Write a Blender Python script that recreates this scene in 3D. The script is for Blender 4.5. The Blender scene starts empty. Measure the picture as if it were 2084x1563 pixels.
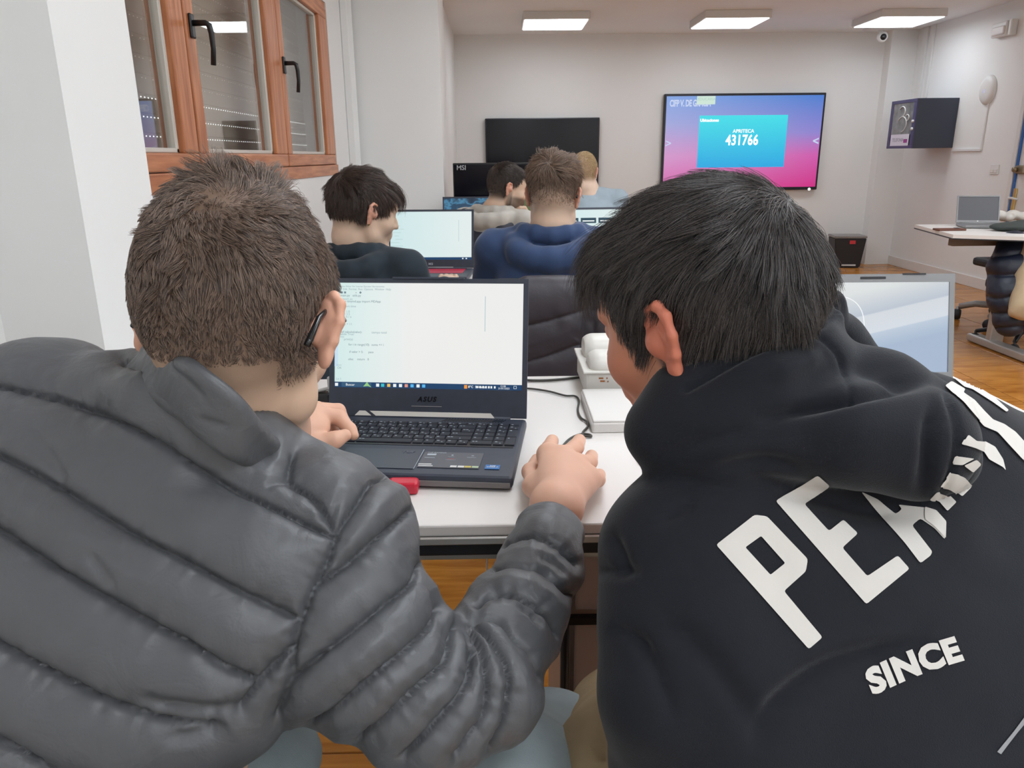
import bpy, bmesh, math, random
import numpy as np
from mathutils import Vector, Matrix
from mathutils.bvhtree import BVHTree
random.seed(4); RNG = np.random.default_rng(4)
SC = bpy.context.scene; COL = SC.collection

# ---------------------------------------------------------------- camera
FPX = 1548.0; CAMZ = 1.22
_fw = np.array([-27., 463., -1548.]); _fw /= np.linalg.norm(_fw)
_dn = np.array([51., -5170., -1548.]); _dn -= _dn.dot(_fw) * _fw; _dn /= np.linalg.norm(_dn)
_up = -_dn; _rt = np.cross(_fw, _up)
CM = np.array([_rt, _fw, _up]); CO = np.array([0., 0., CAMZ])
cam_data = bpy.data.cameras.new('camera'); cam = bpy.data.objects.new('camera', cam_data); COL.objects.link(cam)
cam_data.sensor_width = 36.0; cam_data.lens = FPX / 2084.0 * 36.0; cam_data.clip_start = 0.02
m4 = Matrix([list(CM[0]) + [0], list(CM[1]) + [0], list(CM[2]) + [0], [0, 0, 0, 1]])
m4.translation = Vector(CO); cam.matrix_world = m4
SC.camera = cam
SC.view_settings.view_transform = 'Standard'; SC.view_settings.look = 'None'
SC.view_settings.gamma = 1.0; SC.view_settings.use_curve_mapping = False
SC.view_settings.exposure = 0.0
world = bpy.data.worlds.new('world'); SC.world = world; world.use_nodes = True
world.node_tree.nodes['Background'].inputs[0].default_value = (0.75, 0.85, 1.0, 1)
world.node_tree.nodes['Background'].inputs[1].default_value = 0.6
PANEL_STRENGTH = 11.0

def ray(px, py): return CM @ np.array([(px - 1042.) / FPX, (781.5 - py) / FPX, -1.])
def at(px, py, s=None, X=None, Y=None, Z=None):
    """the point of the room seen at a pixel of the photograph, at optical depth s or on the plane X, Y or Z"""
    r = ray(px, py)
    if s is None: s = X / r[0] if X is not None else Y / r[1] if Y is not None else (Z - CAMZ) / r[2]
    return CO + r * s
def proj(P):
    c = (np.asarray(P, float) - CO) @ CM
    return 1042. + FPX * c[..., 0] / -c[..., 2], 781.5 - FPX * c[..., 1] / -c[..., 2], -c[..., 2]

# ---------------------------------------------------------------- materials
def srgb(r, g, b):
    f = lambda c: (c / 255. / 12.92) if c / 255. <= 0.04045 else ((c / 255. + 0.055) / 1.055) ** 2.4
    return (f(r), f(g), f(b), 1.0)
class NT:
    def __init__(s, name):
        s.m = bpy.data.materials.new(name); s.m.use_nodes = True; s.t = s.m.node_tree
        s.b = s.t.nodes['Principled BSDF']
    def n(s, typ, **k):
        nd = s.t.nodes.new(typ)
        for a, v in k.items():
            if hasattr(nd, a): setattr(nd, a, v)
            else: nd.inputs[a.replace('_', ' ')].default_value = v
        return nd
    def l(s, a, ao, b, bi): s.t.links.new(a.outputs[ao], b.inputs[bi])
def mat(name, col, rough=0.6, metal=0.0, noise=0.0, nscale=20., bump=0.0, bscale=None, spec=0.5, coat=0.0, sheen=0.0, emit=None, estr=1.0, sss=0.0, stretch=(1, 1, 1), alpha=None, trans=0.0, orand=0.0):
    N = NT(name); b = N.b
    c = srgb(*col) if max(col) > 1.0 else tuple(col) + (1.0,)
    b.inputs['Base Color'].default_value = c
    b.inputs['Roughness'].default_value = rough; b.inputs['Metallic'].default_value = metal
    b.inputs['Specular IOR Level'].default_value = spec
    if coat: b.inputs['Coat Weight'].default_value = coat; b.inputs['Coat Roughness'].default_value = 0.15
    if sheen: b.inputs['Sheen Weight'].default_value = sheen; b.inputs['Sheen Roughness'].default_value = 0.4
    if sss:
        b.inputs['Subsurface Weight'].default_value = sss; b.inputs['Subsurface Radius'].default_value = (0.012, 0.005, 0.003)
        b.inputs['Subsurface Scale'].default_value = 1.0
    if trans: b.inputs['Transmission Weight'].default_value = trans
    if emit: b.inputs['Emission Color'].default_value = srgb(*emit); b.inputs['Emission Strength'].default_value = estr
    tc = N.n('ShaderNodeTexCoord'); mp = N.n('ShaderNodeMapping'); mp.inputs['Scale'].default_value = stretch
    N.l(tc, 'Object', mp, 'Vector')
    if noise or orand:
        nz = N.n('ShaderNodeTexNoise'); nz.inputs['Scale'].default_value = nscale; nz.inputs['Detail'].default_value = 5
        N.l(mp, 0, nz, 'Vector')
        mr = N.n('ShaderNodeMapRange'); mr.inputs['From Min'].default_value = 0.25; mr.inputs['From Max'].default_value = 0.75
        mr.inputs['To Min'].default_value = 1 - noise; mr.inputs['To Max'].default_value = 1 + noise
        N.l(nz, 'Fac', mr, 'Value')
        mx = N.n('ShaderNodeMix'); mx.data_type = 'RGBA'; mx.blend_type = 'MULTIPLY'; mx.inputs[0].default_value = 1.0
        mx.inputs[6].default_value = c
        if orand:
            oi = N.n('ShaderNodeObjectInfo'); m2 = N.n('ShaderNodeMapRange'); m2.inputs['To Min'].default_value = 1 - orand; m2.inputs['To Max'].default_value = 1 + orand
            N.l(oi, 'Random', m2, 'Value'); ml = N.n('ShaderNodeMath', operation='MULTIPLY'); N.l(mr, 0, ml, 0); N.l(m2, 0, ml, 1); N.l(ml, 0, mx, 7)
        else: N.l(mr, 0, mx, 7)
        N.l(mx, 2, b, 'Base Color')
    if bump:
        n2 = N.n('ShaderNodeTexNoise'); n2.inputs['Scale'].default_value = bscale or nscale * 4; n2.inputs['Detail'].default_value = 4
        N.l(mp, 0, n2, 'Vector'); bp = N.n('ShaderNodeBump'); bp.inputs['Strength'].default_value = bump; bp.inputs['Distance'].default_value = 0.002
        N.l(n2, 'Fac', bp, 'Height'); N.l(bp, 0, b, 'Normal')
    return N.m

# ---------------------------------------------------------------- objects
def tag(o, label=None, cat=None, group=None, kind=None):
    if label: o['label'] = label
    if cat: o['category'] = cat
    if group: o['group'] = group
    if kind: o['kind'] = kind
    return o
def empty(name, loc=(0, 0, 0), label=None, cat=None, group=None, rot=(0, 0, 0)):
    o = bpy.data.objects.new(name, None); COL.objects.link(o); o.location = loc; o.rotation_euler = rot; o.empty_display_size = 0.05
    return tag(o, label, cat, group)
def link(name, me, m=None, parent=None, loc=None, rot=None):
    o = bpy.data.objects.new(name, me); COL.objects.link(o)
    if m is not None and not me.materials: me.materials.append(m)
    if parent is not None: o.parent = parent
    if loc is not None: o.location = loc
    if rot is not None: o.rotation_euler = rot
    return o
def bobj(name, bm, m, parent=None, smooth=False, loc=None, rot=None):
    me = bpy.data.meshes.new(name); bmesh.ops.recalc_face_normals(bm, faces=bm.faces); bm.to_mesh(me); bm.free()
    if smooth: me.polygons.foreach_set('use_smooth', [True] * len(me.polygons))
    return link(name, me, m, parent, loc, rot)
def box(bm, c, s, bev=0.0, rot=None, seg=2):
    r = bmesh.ops.create_cube(bm, size=1.0); vs = r['verts']
    bmesh.ops.scale(bm, vec=s, verts=vs)
    if bev:
        es = list({e for v in vs for e in v.link_edges})
        rr = bmesh.ops.bevel(bm, geom=es, offset=bev, segments=seg, affect='EDGES', profile=0.5)
        vs = list({v for f in rr['faces'] for v in f.verts} | {v for v in vs if v.is_valid})
    if rot is not None: bmesh.ops.rotate(bm, cent=(0, 0, 0), matrix=rot.to_3x3() if hasattr(rot, 'to_3x3') else rot, verts=vs)
    bmesh.ops.translate(bm, vec=c, verts=vs)
    return vs
def B(name, c, s, m, parent=None, bev=0.0, rot=None, smooth=False):
    bm = bmesh.new(); box(bm, c, s, bev, rot); return bobj(name, bm, m, parent, smooth)
def tube(bm, pts, r, seg=10, caps=True):
    """swept round tube along points; r number or list"""
    P = [Vector(p) for p in pts]; n = len(P)
    R = list(r) if hasattr(r, '__len__') else [r] * n
    rings = []; ref = None
    for i in range(n):
        t = (P[min(i + 1, n - 1)] - P[max(i - 1, 0)]).normalized()
        if ref is None:
            ref = Vector((0, 0, 1)) if abs(t.z) < 0.9 else Vector((1, 0, 0))
        u = (ref - t * ref.dot(t)).normalized(); v = t.cross(u); ref = u
        rings.append([bm.verts.new(P[i] + R[i] * (math.cos(a) * u + math.sin(a) * v)) for a in [2 * math.pi * k / seg for k in range(seg)]])
    for i in range(n - 1):
        for k in range(seg):
            bm.faces.new((rings[i][k], rings[i][(k + 1) % seg], rings[i + 1][(k + 1) % seg], rings[i + 1][k]))
    if caps: bm.faces.new(rings[0]); bm.faces.new(rings[-1])
def tubeobj(name, pts, r, m, parent=None, seg=10):
    bm = bmesh.new(); tube(bm, pts, r, seg); return bobj(name, bm, m, parent, True)
def lathe(bm, prof, seg=32, c=(0, 0, 0), axis='z', sx=1.0, sy=1.0):
    rings = []
    for r, z in prof:
        ring = []
        for k in range(seg):
            a = 2 * math.pi * k / seg; x, y = r * math.cos(a) * sx, r * math.sin(a) * sy
            p = (x, y, z) if axis == 'z' else (z, x, y) if axis == 'x' else (x, z, y)
            ring.append(bm.verts.new((p[0] + c[0], p[1] + c[1], p[2] + c[2])))
        rings.append(ring)
    for i in range(len(rings) - 1):
        for k in range(seg): bm.faces.new((rings[i][k], rings[i][(k + 1) % seg], rings[i + 1][(k + 1) % seg], rings[i + 1][k]))
    bm.faces.new(rings[0]); bm.faces.new(rings[-1])
def prism(bm, poly, z0, z1, M=None):
    """extrude a 2D outline (x, y) from z0 to z1; M optional 4x4"""
    M = M or Matrix.Identity(4)
    a = [bm.verts.new(M @ Vector((x, y, z0))) for x, y in poly]; b = [bm.verts.new(M @ Vector((x, y, z1))) for x, y in poly]
    n = len(poly); bm.faces.new(a[::-1]); bm.faces.new(b)
    for i in range(n): bm.faces.new((a[i], a[(i + 1) % n], b[(i + 1) % n], b[i]))
def spline(pts, n=8):
    """Catmull-Rom through points"""
    P = [np.array(p, float) for p in pts]; P = [2 * P[0] - P[1]] + P + [2 * P[-1] - P[-2]]; out = []
    for i in range(1, len(P) - 2):
        for k in range(n):
            t = k / n; a, b, c, d = P[i - 1], P[i], P[i + 1], P[i + 2]
            out.append(0.5 * ((2 * b) + (c - a) * t + (2 * a - 5 * b + 4 * c - d) * t * t + (3 * b - a - 3 * c + d) * t ** 3))
    out.append(P[-2]); return out
def textobj(name, body, size, m, parent, M, depth=0.0004, bold=0.0, shear=0.0, align='CENTER', spacing=1.0):
    """real lettering: a text curve turned into a mesh; M places its plane"""
    cu = bpy.data.curves.new(name, 'FONT'); cu.body = body; cu.size = size; cu.extrude = depth; cu.offset = bold; cu.shear = shear
    cu.align_x = align; cu.align_y = 'CENTER'; cu.resolution_u = 3; cu.space_character = spacing
    t = bpy.data.objects.new('tmp', cu); COL.objects.link(t)
    dg = bpy.context.evaluated_depsgraph_get(); me = bpy.data.meshes.new_from_object(t.evaluated_get(dg))
    bpy.data.objects.remove(t); me.name = name; me.materials.clear()
    o = link(name, me, m, parent); o.matrix_local = M; return o
# ---------------------------------------------------------------- the room
XL, XR, YN, YB, ZC = -0.92, 4.444, -2.6, 8.8, 2.46
M_wall = mat('wall_paint', (0.84, 0.832, 0.815), 0.75, noise=0.015, nscale=1.5, bump=0.05, bscale=120)
M_pillar = mat('pillar_paint', (0.87, 0.87, 0.855), 0.7, noise=0.012, nscale=2, bump=0.05, bscale=120)
M_ceil = mat('ceiling_paint', (0.93, 0.945, 0.95), 0.85, noise=0.02, nscale=1.2)
M_white = mat('white_plastic', (0.78, 0.77, 0.75), 0.4)
M_base = mat('skirting_paint', (0.78, 0.75, 0.72), 0.5)
M_grout = mat('grout', (0.50, 0.42, 0.34), 0.8)
def S(name, c, s, m, bev=0.0, parent=None):
    o = B(name, c, s, m, parent, bev)
    if parent is None: o['kind'] = 'structure'
    return o
floor = S('floor', ((XL + XR) / 2, (YN + YB) / 2, -0.056), (XR - XL + .4, YB - YN + .4, 0.1), M_grout)
# wood-look floor tiles
def tile_mat():
    N = NT('wood_look_tile'); b = N.b
    tc = N.n('ShaderNodeTexCoord'); oi = N.n('ShaderNodeObjectInfo')
    ad = N.n('ShaderNodeVectorMath', operation='MULTIPLY_ADD'); N.l(oi, 'Random', ad, 0); ad.inputs[1].default_value = (13, 27, 9); N.l(tc, 'Object', ad, 2)
    mp = N.n('ShaderNodeMapping'); mp.inputs['Scale'].default_value = (1.4, 9, 1); N.l(ad, 0, mp, 0)
    nz = N.n('ShaderNodeTexNoise'); nz.inputs['Scale'].default_value = 3.2; nz.inputs['Detail'].default_value = 7; nz.inputs['Distortion'].default_value = 0.6; N.l(mp, 0, nz, 0)
    cr = N.n('ShaderNodeValToRGB'); e = cr.color_ramp.elements
    e[0].position = 0.28; e[0].color = (0.36, 0.125, 0.018, 1); e[1].position = 0.75; e[1].color = (0.66, 0.29, 0.055, 1)
    N.l(nz, 'Fac', cr, 0)
    mr = N.n('ShaderNodeMapRange'); mr.inputs['To Min'].default_value = 0.88; mr.inputs['To Max'].default_value = 1.08; N.l(oi, 'Random', mr, 0)
    mx = N.n('ShaderNodeMix'); mx.data_type = 'RGBA'; mx.blend_type = 'MULTIPLY'; mx.inputs[0].default_value = 1; N.l(cr, 0, mx, 6); N.l(mr, 0, mx, 7)
    N.l(mx, 2, b, 'Base Color'); b.inputs['Roughness'].default_value = 0.22; b.inputs['Specular IOR Level'].default_value = 0.45
    return N.m
M_tile = tile_mat()
bm = bmesh.new(); box(bm, (0, 0, -0.004), (0.444, 0.444, 0.008), 0.0012, seg=1); tile_o = bobj('tile', bm, M_tile, floor)
TS = 0.45; first = True
for j in range(-1, 19):
    for i in range(13):
        x = XL + 0.06 + 0.13 + TS * i; y = 0.89 + 0.225 + TS * (j - 1) + 0.0
        if x + .22 > XR + .1 or y > YB or (y < 2.6 and x > 1.9): continue
        if first: t = tile_o; first = False
        else:
            t = tile_o.copy(); COL.objects.link(t)
        t.location = (x, y, 0.0)
S('ceiling', ((XL + XR) / 2, (YN + YB) / 2, ZC + 0.05), (XR - XL + .4, YB - YN + .4, 0.1), M_ceil)
S('wall_back', ((XL + XR) / 2, YB + .06, ZC / 2), (XR - XL + .4, 0.12, ZC), M_wall)
S('wall_front', ((XL + XR) / 2, YN - .06, ZC / 2), (XR - XL + .4, 0.12, ZC), M_wall)
# right wall with the door opening
DY0, DY1 = 5.75, 6.73
S('wall_right', (XR + .06, (DY1 + YB) / 2, ZC / 2), (0.12, YB - DY1, ZC), M_wall)
S('wall_right_near', (XR + .06, (YN + DY0) / 2, ZC / 2), (0.12, DY0 - YN, ZC), M_wall)
S('wall_right_lintel', (XR + .06, (DY0 + DY1) / 2, (2.06 + ZC) / 2), (0.12, DY1 - DY0, ZC - 2.06), M_wall)
# left wall: below, above and between the windows
WZ0, WZ1, WY0, WY1 = 1.13, 2.02, 1.45, 4.52
S('wall_left', (XL - .12, (YN + YB) / 2, WZ0 / 2), (0.24, YB - YN, WZ0), M_wall)
S('wall_left_above', (XL - .12, (YN + YB) / 2, (WZ1 + ZC) / 2), (0.24, YB - YN, ZC - WZ1), M_wall)
S('wall_left_near', (XL - .12, (YN + WY0) / 2, (WZ0 + WZ1) / 2), (0.24, WY0 - YN, WZ1 - WZ0), M_wall)
S('wall_left_far', (XL - .12, (WY1 + YB) / 2, (WZ0 + WZ1) / 2), (0.24, YB - WY1, WZ1 - WZ0), M_wall)
# pillars: near one on the left, the deep one behind the windows
PX = -0.74
yn_, yf_ = PX / -0.5316, PX / -0.4403
S('pillar_near', ((XL - .02 + PX) / 2, (yn_ + yf_) / 2, ZC / 2), (PX - XL + .02, yf_ - yn_, ZC), M_pillar)
cx1 = -0.0704 * 5.09
S('pillar_deep', ((XL + cx1) / 2, 5.09 + .25, ZC / 2), (cx1 - XL, 0.5, ZC), M_pillar)
S('wall_left_inner', ((XL - .46) / 2, (5.59 + YB) / 2, ZC / 2), (-.46 - XL, YB - 5.59, ZC), M_wall)
S('trim_1', (XL + .022, 4.98, ZC / 2), (0.044, 0.16, ZC), M_pillar, 0.006)
# skirtings
S('baseboard_back', ((XL + XR) / 2, YB - .008, .05), (XR - XL, .016, .10), M_base, .004)
S('baseboard_right', (XR - .008, (DY1 + .06 + YB) / 2, .05), (.016, YB - DY1 - .06, .10), M_base, .004)
S('baseboard_left', (XL + .008, (yf_ + 5.09) / 2, .05), (.016, 5.09 - yf_, .10), M_base, .004)
# beam-like box in the back right corner
S('pillar_corner', (XR - .14, YB - .07, ZC / 2), (.28, .14, ZC), M_wall)

# ---------------------------------------------------------------- window 1: wooden, three lights
def wood_mat(name, c1, c2, sc=(14, 14, 1.2), rough=0.35):
    N = NT(name); tc = N.n('ShaderNodeTexCoord'); mp = N.n('ShaderNodeMapping'); mp.inputs['Scale'].default_value = sc; N.l(tc, 'Object', mp, 0)
    nz = N.n('ShaderNodeTexNoise'); nz.inputs['Scale'].default_value = 4; nz.inputs['Detail'].default_value = 6; N.l(mp, 0, nz, 0)
    cr = N.n('ShaderNodeValToRGB'); e = cr.color_ramp.elements; e[0].position = .3; e[0].color = c1; e[1].position = .72; e[1].color = c2
    N.l(nz, 'Fac', cr, 0); N.l(cr, 0, N.b, 'Base Color'); N.b.inputs['Roughness'].default_value = rough
    return N.m
M_wood = wood_mat('window_wood', srgb(168, 98, 58), srgb(214, 144, 100))
M_woodh = wood_mat('window_wood_rail', srgb(168, 98, 58), srgb(214, 144, 100), (14, 1.2, 14))
M_bead = mat('glazing_bead', (0.62, 0.58, 0.52), 0.5)
M_gap_shade = mat('dark_gap', (0.05, 0.02, 0.012), 0.6)
M_black = mat('black_plastic', (0.012, 0.012, 0.014), 0.32)
M_blackm = mat('matt_black', (0.015, 0.016, 0.02), 0.6)
def glass_mat():
    N = NT('window_glass'); t = N.t; out = [n for n in t.nodes if n.type == 'OUTPUT_MATERIAL'][0]
    tr = N.n('ShaderNodeBsdfTransparent'); gl = N.n('ShaderNodeBsdfGlossy'); gl.inputs['Roughness'].default_value = 0.0; fr = N.n('ShaderNodeFresnel'); ge = N.n('ShaderNodeNewGeometry'); io = N.n('ShaderNodeMapRange'); io.inputs['To Min'].default_value = 2.15; io.inputs['To Max'].default_value = 1 / 2.15; N.l(ge, 'Backfacing', io, 0); N.l(io, 0, fr, 'IOR')
    tr.inputs[0].default_value = (.93, .94, .93, 1); mx = N.n('ShaderNodeMixShader'); N.l(fr, 0, mx, 0); N.l(tr, 0, mx, 1); N.l(gl, 0, mx, 2); t.links.new(mx.outputs[0], out.inputs['Surface'])
    return N.m
M_glass = glass_mat()
win = empty('window_1', (XL, 3.0, WZ0)); win['kind'] = 'structure'
wl = lambda y, z, x=0.0: (x, y - 3.0, z - WZ0)      # wall coordinates to window-local
def wbar(name, y0, y1, z0, z1, x0, x1, m, parent=win, bev=.004):
    return B(name, wl((y0 + y1) / 2, (z0 + z1) / 2, (x0 + x1) / 2), (x1 - x0, y1 - y0, z1 - z0), m, parent, bev)
fx0, fx1 = -0.09, -0.005
wbar('frame_rail', WY0, WY1, WZ0, WZ0 + .055, fx0, fx1 + .012, M_woodh)
wbar('frame_rail', WY0, WY1, WZ1 - .04, WZ1, fx0, fx1, M_woodh)
wbar('frame_stile', WY0, WY0 + .04, WZ0 + .055, WZ1 - .04, fx0, fx1, M_wood)
wbar('frame_stile', WY1 - .045, WY1, WZ0 + .055, WZ1 - .04, fx0, fx1, M_wood)
def sash(y0, y1, stl, str_, handle=None):
    s = empty('sash', (0, 0, 0)); s.parent = win
    z0, z1 = WZ0 + .058, WZ1 - .043; sx0, sx1 = -.055, .010
    rb = .05
    B('sash_rail', wl((y0 + y1) / 2, z0 + rb / 2, (sx0 + sx1) / 2), (sx1 - sx0, y1 - y0, rb), M_woodh, s, .005)
    B('sash_rail', wl((y0 + y1) / 2, z1 - rb / 2, (sx0 + sx1) / 2), (sx1 - sx0, y1 - y0, rb), M_woodh, s, .005)
    B('sash_stile', wl(y0 + stl / 2, (z0 + z1) / 2, (sx0 + sx1) / 2), (sx1 - sx0, stl, z1 - z0 - 2 * rb), M_wood, s, .005)
    B('sash_stile', wl(y1 - str_ / 2, (z0 + z1) / 2, (sx0 + sx1) / 2), (sx1 - sx0, str_, z1 - z0 - 2 * rb), M_wood, s, .005)
    bm = bmesh.new(); ga, gb, za, zb = y0 + stl, y1 - str_, z0 + rb, z1 - rb
    for (a, b, c, d) in ((ga, ga + .018, za, zb), (gb - .018, gb, za, zb), (ga, gb, za, za + .014), (ga, gb, zb - .014, zb)):
        box(bm, wl((a + b) / 2, (c + d) / 2, -.022), (.028, b - a, d - c), .003, seg=1)
    bobj('glazing_bead', bm, M_bead, s)
    g = B('pane', wl((ga + gb) / 2, (za + zb) / 2, -.024), (.005, gb - ga - .004, zb - za - .004), M_glass, s)
    if handle:
        hy, hz = handle
        h = empty('window_handle', wl(hy, hz, sx1)); h.parent = s
        B('back_plate', (.004, 0, 0), (.010, .030, .068), M_black, h, .004)
        bm = bmesh.new(); tube(bm, [(.006, 0, .008), (.045, 0, .008), (.055, 0, .002), (.058, .004, -.02), (.058, .006, -.062), (.052, .008, -.108)], [.009, .0085, .009, .0085, .0075, .008], 10)
        bobj('lever', bm, M_black, h, True)
    return s
sash(1.50, 2.435, .07, .105)
sash(2.45, 3.452, .07, .16, (2.485, 1.60))
sash(3.466, 4.46, .07, .19, (3.50, 1.60))
wbar('gap_strip', 2.432, 2.453, WZ0 + .06, WZ1 - .045, -.05, -.02, M_gap_shade, bev=0)  # dark strips stand in for the shade in the gaps between sashes
wbar('gap_strip', 3.449, 3.469, WZ0 + .06, WZ1 - .045, -.05, -.02, M_gap_shade, bev=0)
# roller shutter behind the glass: each slat a piece, with rows of light slots
M_slat = mat('shutter_slat', (0.70, 0.60, 0.51), 0.5)
M_dot = mat('daylight_slot', (1, 1, 1), 0.5, emit=(240, 245, 250), estr=2.2)
M_dot2 = mat('dim_daylight_slot', (1, 1, 1), 0.5, emit=(225, 215, 205), estr=.8)
shut = empty('roller_shutter', (XL - .17, 3.0, WZ0), 'brown-grey slatted roller shutter lowered behind the wooden windows', 'shutter')
nsl = 16; dh = (WZ1 + .02 - WZ0) / nsl
bm = bmesh.new(); box(bm, (0, 0, 0), (.012, WY1 - WY0 - .02, dh + .001), .003, seg=2); sl = bobj('slat', bm, M_slat, shut)
for k in range(nsl):
    o = sl if k == 0 else sl.copy()
    if k: COL.objects.link(o)
    o.location = (0, 0, dh * (k + .5))
bmd = bmesh.new(); bme = bmesh.new()
for k in range(nsl):
    for q in range(118):
        y = -1.5 + q * .0258
        if k > 4 and (q * 7 + k * 13) % 11 < 3: continue
        box(bmd if k < 5 else bme, (.0062, y, dh * (k + 1) - .010), (.0012, .0062 if k < 5 else .0045, .0034 if k < 5 else .0022))
tag(bobj('light_slots', bmd, M_dot, shut), kind='stuff'); tag(bobj('light_slots', bme, M_dot2, shut), kind='stuff')
S('window_backing', (XL - .26, 3.0, 1.57), (.02, 3.3, 1.2), M_blackm)  # unseen black sheet added behind the shutter to keep the bright background out

# ---------------------------------------------------------------- ceiling lights
M_panel = mat('lamp_diffuser', (1, 1, 1), 0.5, emit=(238, 247, 255), estr=PANEL_STRENGTH)
M_panelf = mat('lamp_diffuser_far', (1, 1, 1), 0.5, emit=(238, 247, 255), estr=PANEL_STRENGTH * .85)
M_lampbox = mat('lamp_box', (0.72, 0.69, 0.66), 0.6)
pn = 0
lx = (0.535, 2.17, 3.76); ly = (7.75, 4.3, 2.6, 1.1, -0.4, -1.9)  # rows nearer than the far one are unseen, added densely to brighten this end
names = {(0, 0): 'square white ceiling light at the far end, above the switched-off television', (1, 0): 'square white ceiling light at the far end, between the other two in view', (2, 0): 'square white ceiling light at the far end, beside the dome camera'}
for j, yy in enumerate(ly):
    for i, xx in enumerate(lx):
        lab = names.get((i, j), ['over the third row of tables', 'over the second row', 'over the nearest table', 'just behind the camera', 'at the rear wall'][j - 1].join(['added unseen ceiling light ', ', ' + ['nearest the windows', 'in the middle', 'nearest the door wall'][i]]) if j else '')
        e = empty('ceiling_light', (xx, yy, ZC), lab, 'ceiling light', 'square ceiling lights')
        B('housing', (0, 0, -.033), (.60, .60, .066), M_lampbox, e, .004)
        B('diffuser', (0, 0, -.069), (.565, .565, .006), M_panel if j else M_panelf, e)
# ---------------------------------------------------------------- televisions
M_frame = mat('screen_bezel', (0.012, 0.012, 0.02), 0.3)
def screen_mat(name, stops, axis='Z', estr=1.0, add=None, rough=0.15):
    N = NT(name); b = N.b; b.inputs['Base Color'].default_value = (0.01, 0.01, 0.012, 1); b.inputs['Roughness'].default_value = rough
    b.inputs['Specular IOR Level'].default_value = 0.3
    tc = N.n('ShaderNodeTexCoord'); sp = N.n('ShaderNodeSeparateXYZ'); N.l(tc, 'Generated', sp, 0)
    def ramp(st, ax):
        cr = N.n('ShaderNodeValToRGB'); el = cr.color_ramp.elements
        while len(el) < len(st): el.new(0.5)
        for k, (p, c) in enumerate(st): el[k].position = p; el[k].color = srgb(*c)
        N.l(sp, ax, cr, 0); return cr
    a = ramp(stops, axis)
    if add:
        c2 = ramp(add[0], axis); mx = N.n('ShaderNodeMix'); mx.data_type = 'RGBA'; N.l(sp, add[1], mx, 0); N.l(a, 0, mx, 6); N.l(c2, 0, mx, 7)
        N.l(mx, 2, b, 'Emission Color')
    else: N.l(a, 0, b, 'Emission Color')
    b.inputs['Emission Strength'].default_value = estr
    return N.m
def glow(name, c, s=1.0): return mat(name, (0.02, 0.02, 0.02), 0.5, emit=c, estr=s, spec=0.1)
XZ = lambda x, y, z: Matrix.Translation((x, y, z)) @ Matrix.Rotation(math.pi / 2, 4, 'X')
a, b_ = at(1353, 193, Y=YB - .07), at(1683, 188, Y=YB - .07); c_ = at(1662, 386, Y=YB - .07)
tvw, tvh = b_[0] - a[0], b_[2] - c_[2]; tvx, tvz = (a[0] + b_[0]) / 2, (b_[2] + c_[2]) / 2
tv = empty('wall_television', (tvx, YB - .045, tvz), 'large wall television lit with a blue and pink screen and a cyan number card', 'television')
B('casing', (0, .012, 0), (tvw, .06, tvh), M_frame, tv, .008)
bz = .024
M_tvs = screen_mat('tv_gradient', [(0, (214, 100, 170)), (.35, (208, 150, 200)), (.7, (160, 165, 215)), (1, (125, 160, 220))], 'Z', 1.0, ([(0, (205, 45, 130)), (.35, (205, 90, 170)), (.6, (140, 130, 205)), (1, (75, 125, 205))], 'X'))
B('screen', (0, -.020, .004), (tvw - 2 * bz, .003, tvh - 2 * bz - .01), M_tvs, tv)
cyan = screen_mat('cyan_card', [(0, (40, 165, 225)), (1, (65, 220, 230))], 'Z', 1.0)
ca, cb = at(1424, 235, Y=YB - .07), at(1604, 234, Y=YB - .07); cc = at(1590, 340, Y=YB - .07)
bm = bmesh.new(); cw, ch = cb[0] - ca[0], cb[2] - cc[2]; box(bm, ((ca[0] + cb[0]) / 2 - tvx, -.0235, (ca[2] + cc[2]) / 2 - tvz), (cw, .004, ch), 0)
bobj('number_card', bm, cyan, tv)
M_wtxt = glow('white_text', (250, 252, 250), 1.15); M_chip = glow('pale_chip', (205, 228, 214), 1.0); M_fade = glow('faded_text', (196, 208, 238), 1.0)
M_chipt = glow('chip_text', (170, 205, 195), 1.0)
def tvtext(name, body, px, py, size, m, bold=.0, sp=1.0, al='CENTER', xs=1.0):
    p = at(px, py, Y=YB - .07); return textobj(name, body, size, m, tv, XZ(p[0] - tvx, -.0262, p[2] - tvz) @ Matrix.Diagonal((xs, 1, 1, 1)), .0006, bold, 0, al, sp)
tvtext('number_text', '431766', 1510, 286, .150, M_wtxt, .0045, 1.06, xs=.76)
tvtext('small_text', 'APRITECA', 1513, 267, .052, M_wtxt, .001)
tvtext('small_text', 'Ubicaciones', 1444, 245, .042, M_wtxt, .002)
tvtext('heading_text', 'CIFP V. DE GRACIA', 1363, 211, .092, M_fade, .004, 0.95, 'LEFT', .60)
p = at(1437, 204, Y=YB - .07); B('tab', (p[0] - tvx, -.028, p[2] - tvz), (.20, .003, .085), M_chip, tv, .0)
tvtext('tab_text', 'EDUCARIA', 1438, 202, .04, M_chipt, 0).location.y -= .004
tvtext('arrow', '<', 1660, 288, .12, M_fade, .003); tvtext('arrow', '>', 1360, 293, .12, M_fade, .001)
bm = bmesh.new(); lathe(bm, [(.002, -.003), (.016, -.003), (.016, .003), (.002, .003)], 16, axis='y'); p = at(1647, 385, Y=YB - .07)
bobj('status_lamp', bm, M_wtxt, tv, loc=(p[0] - tvx, -.022, p[2] - tvz))
a, b_ = at(987, 241, Y=YB - .07), at(1221, 239, Y=YB - .07)
w2, h2 = b_[0] - a[0], .76
tv2 = empty('dark_television', ((a[0] + b_[0]) / 2, YB - .045, a[2] - h2 / 2), 'switched-off black television on the back wall', 'television')
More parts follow.
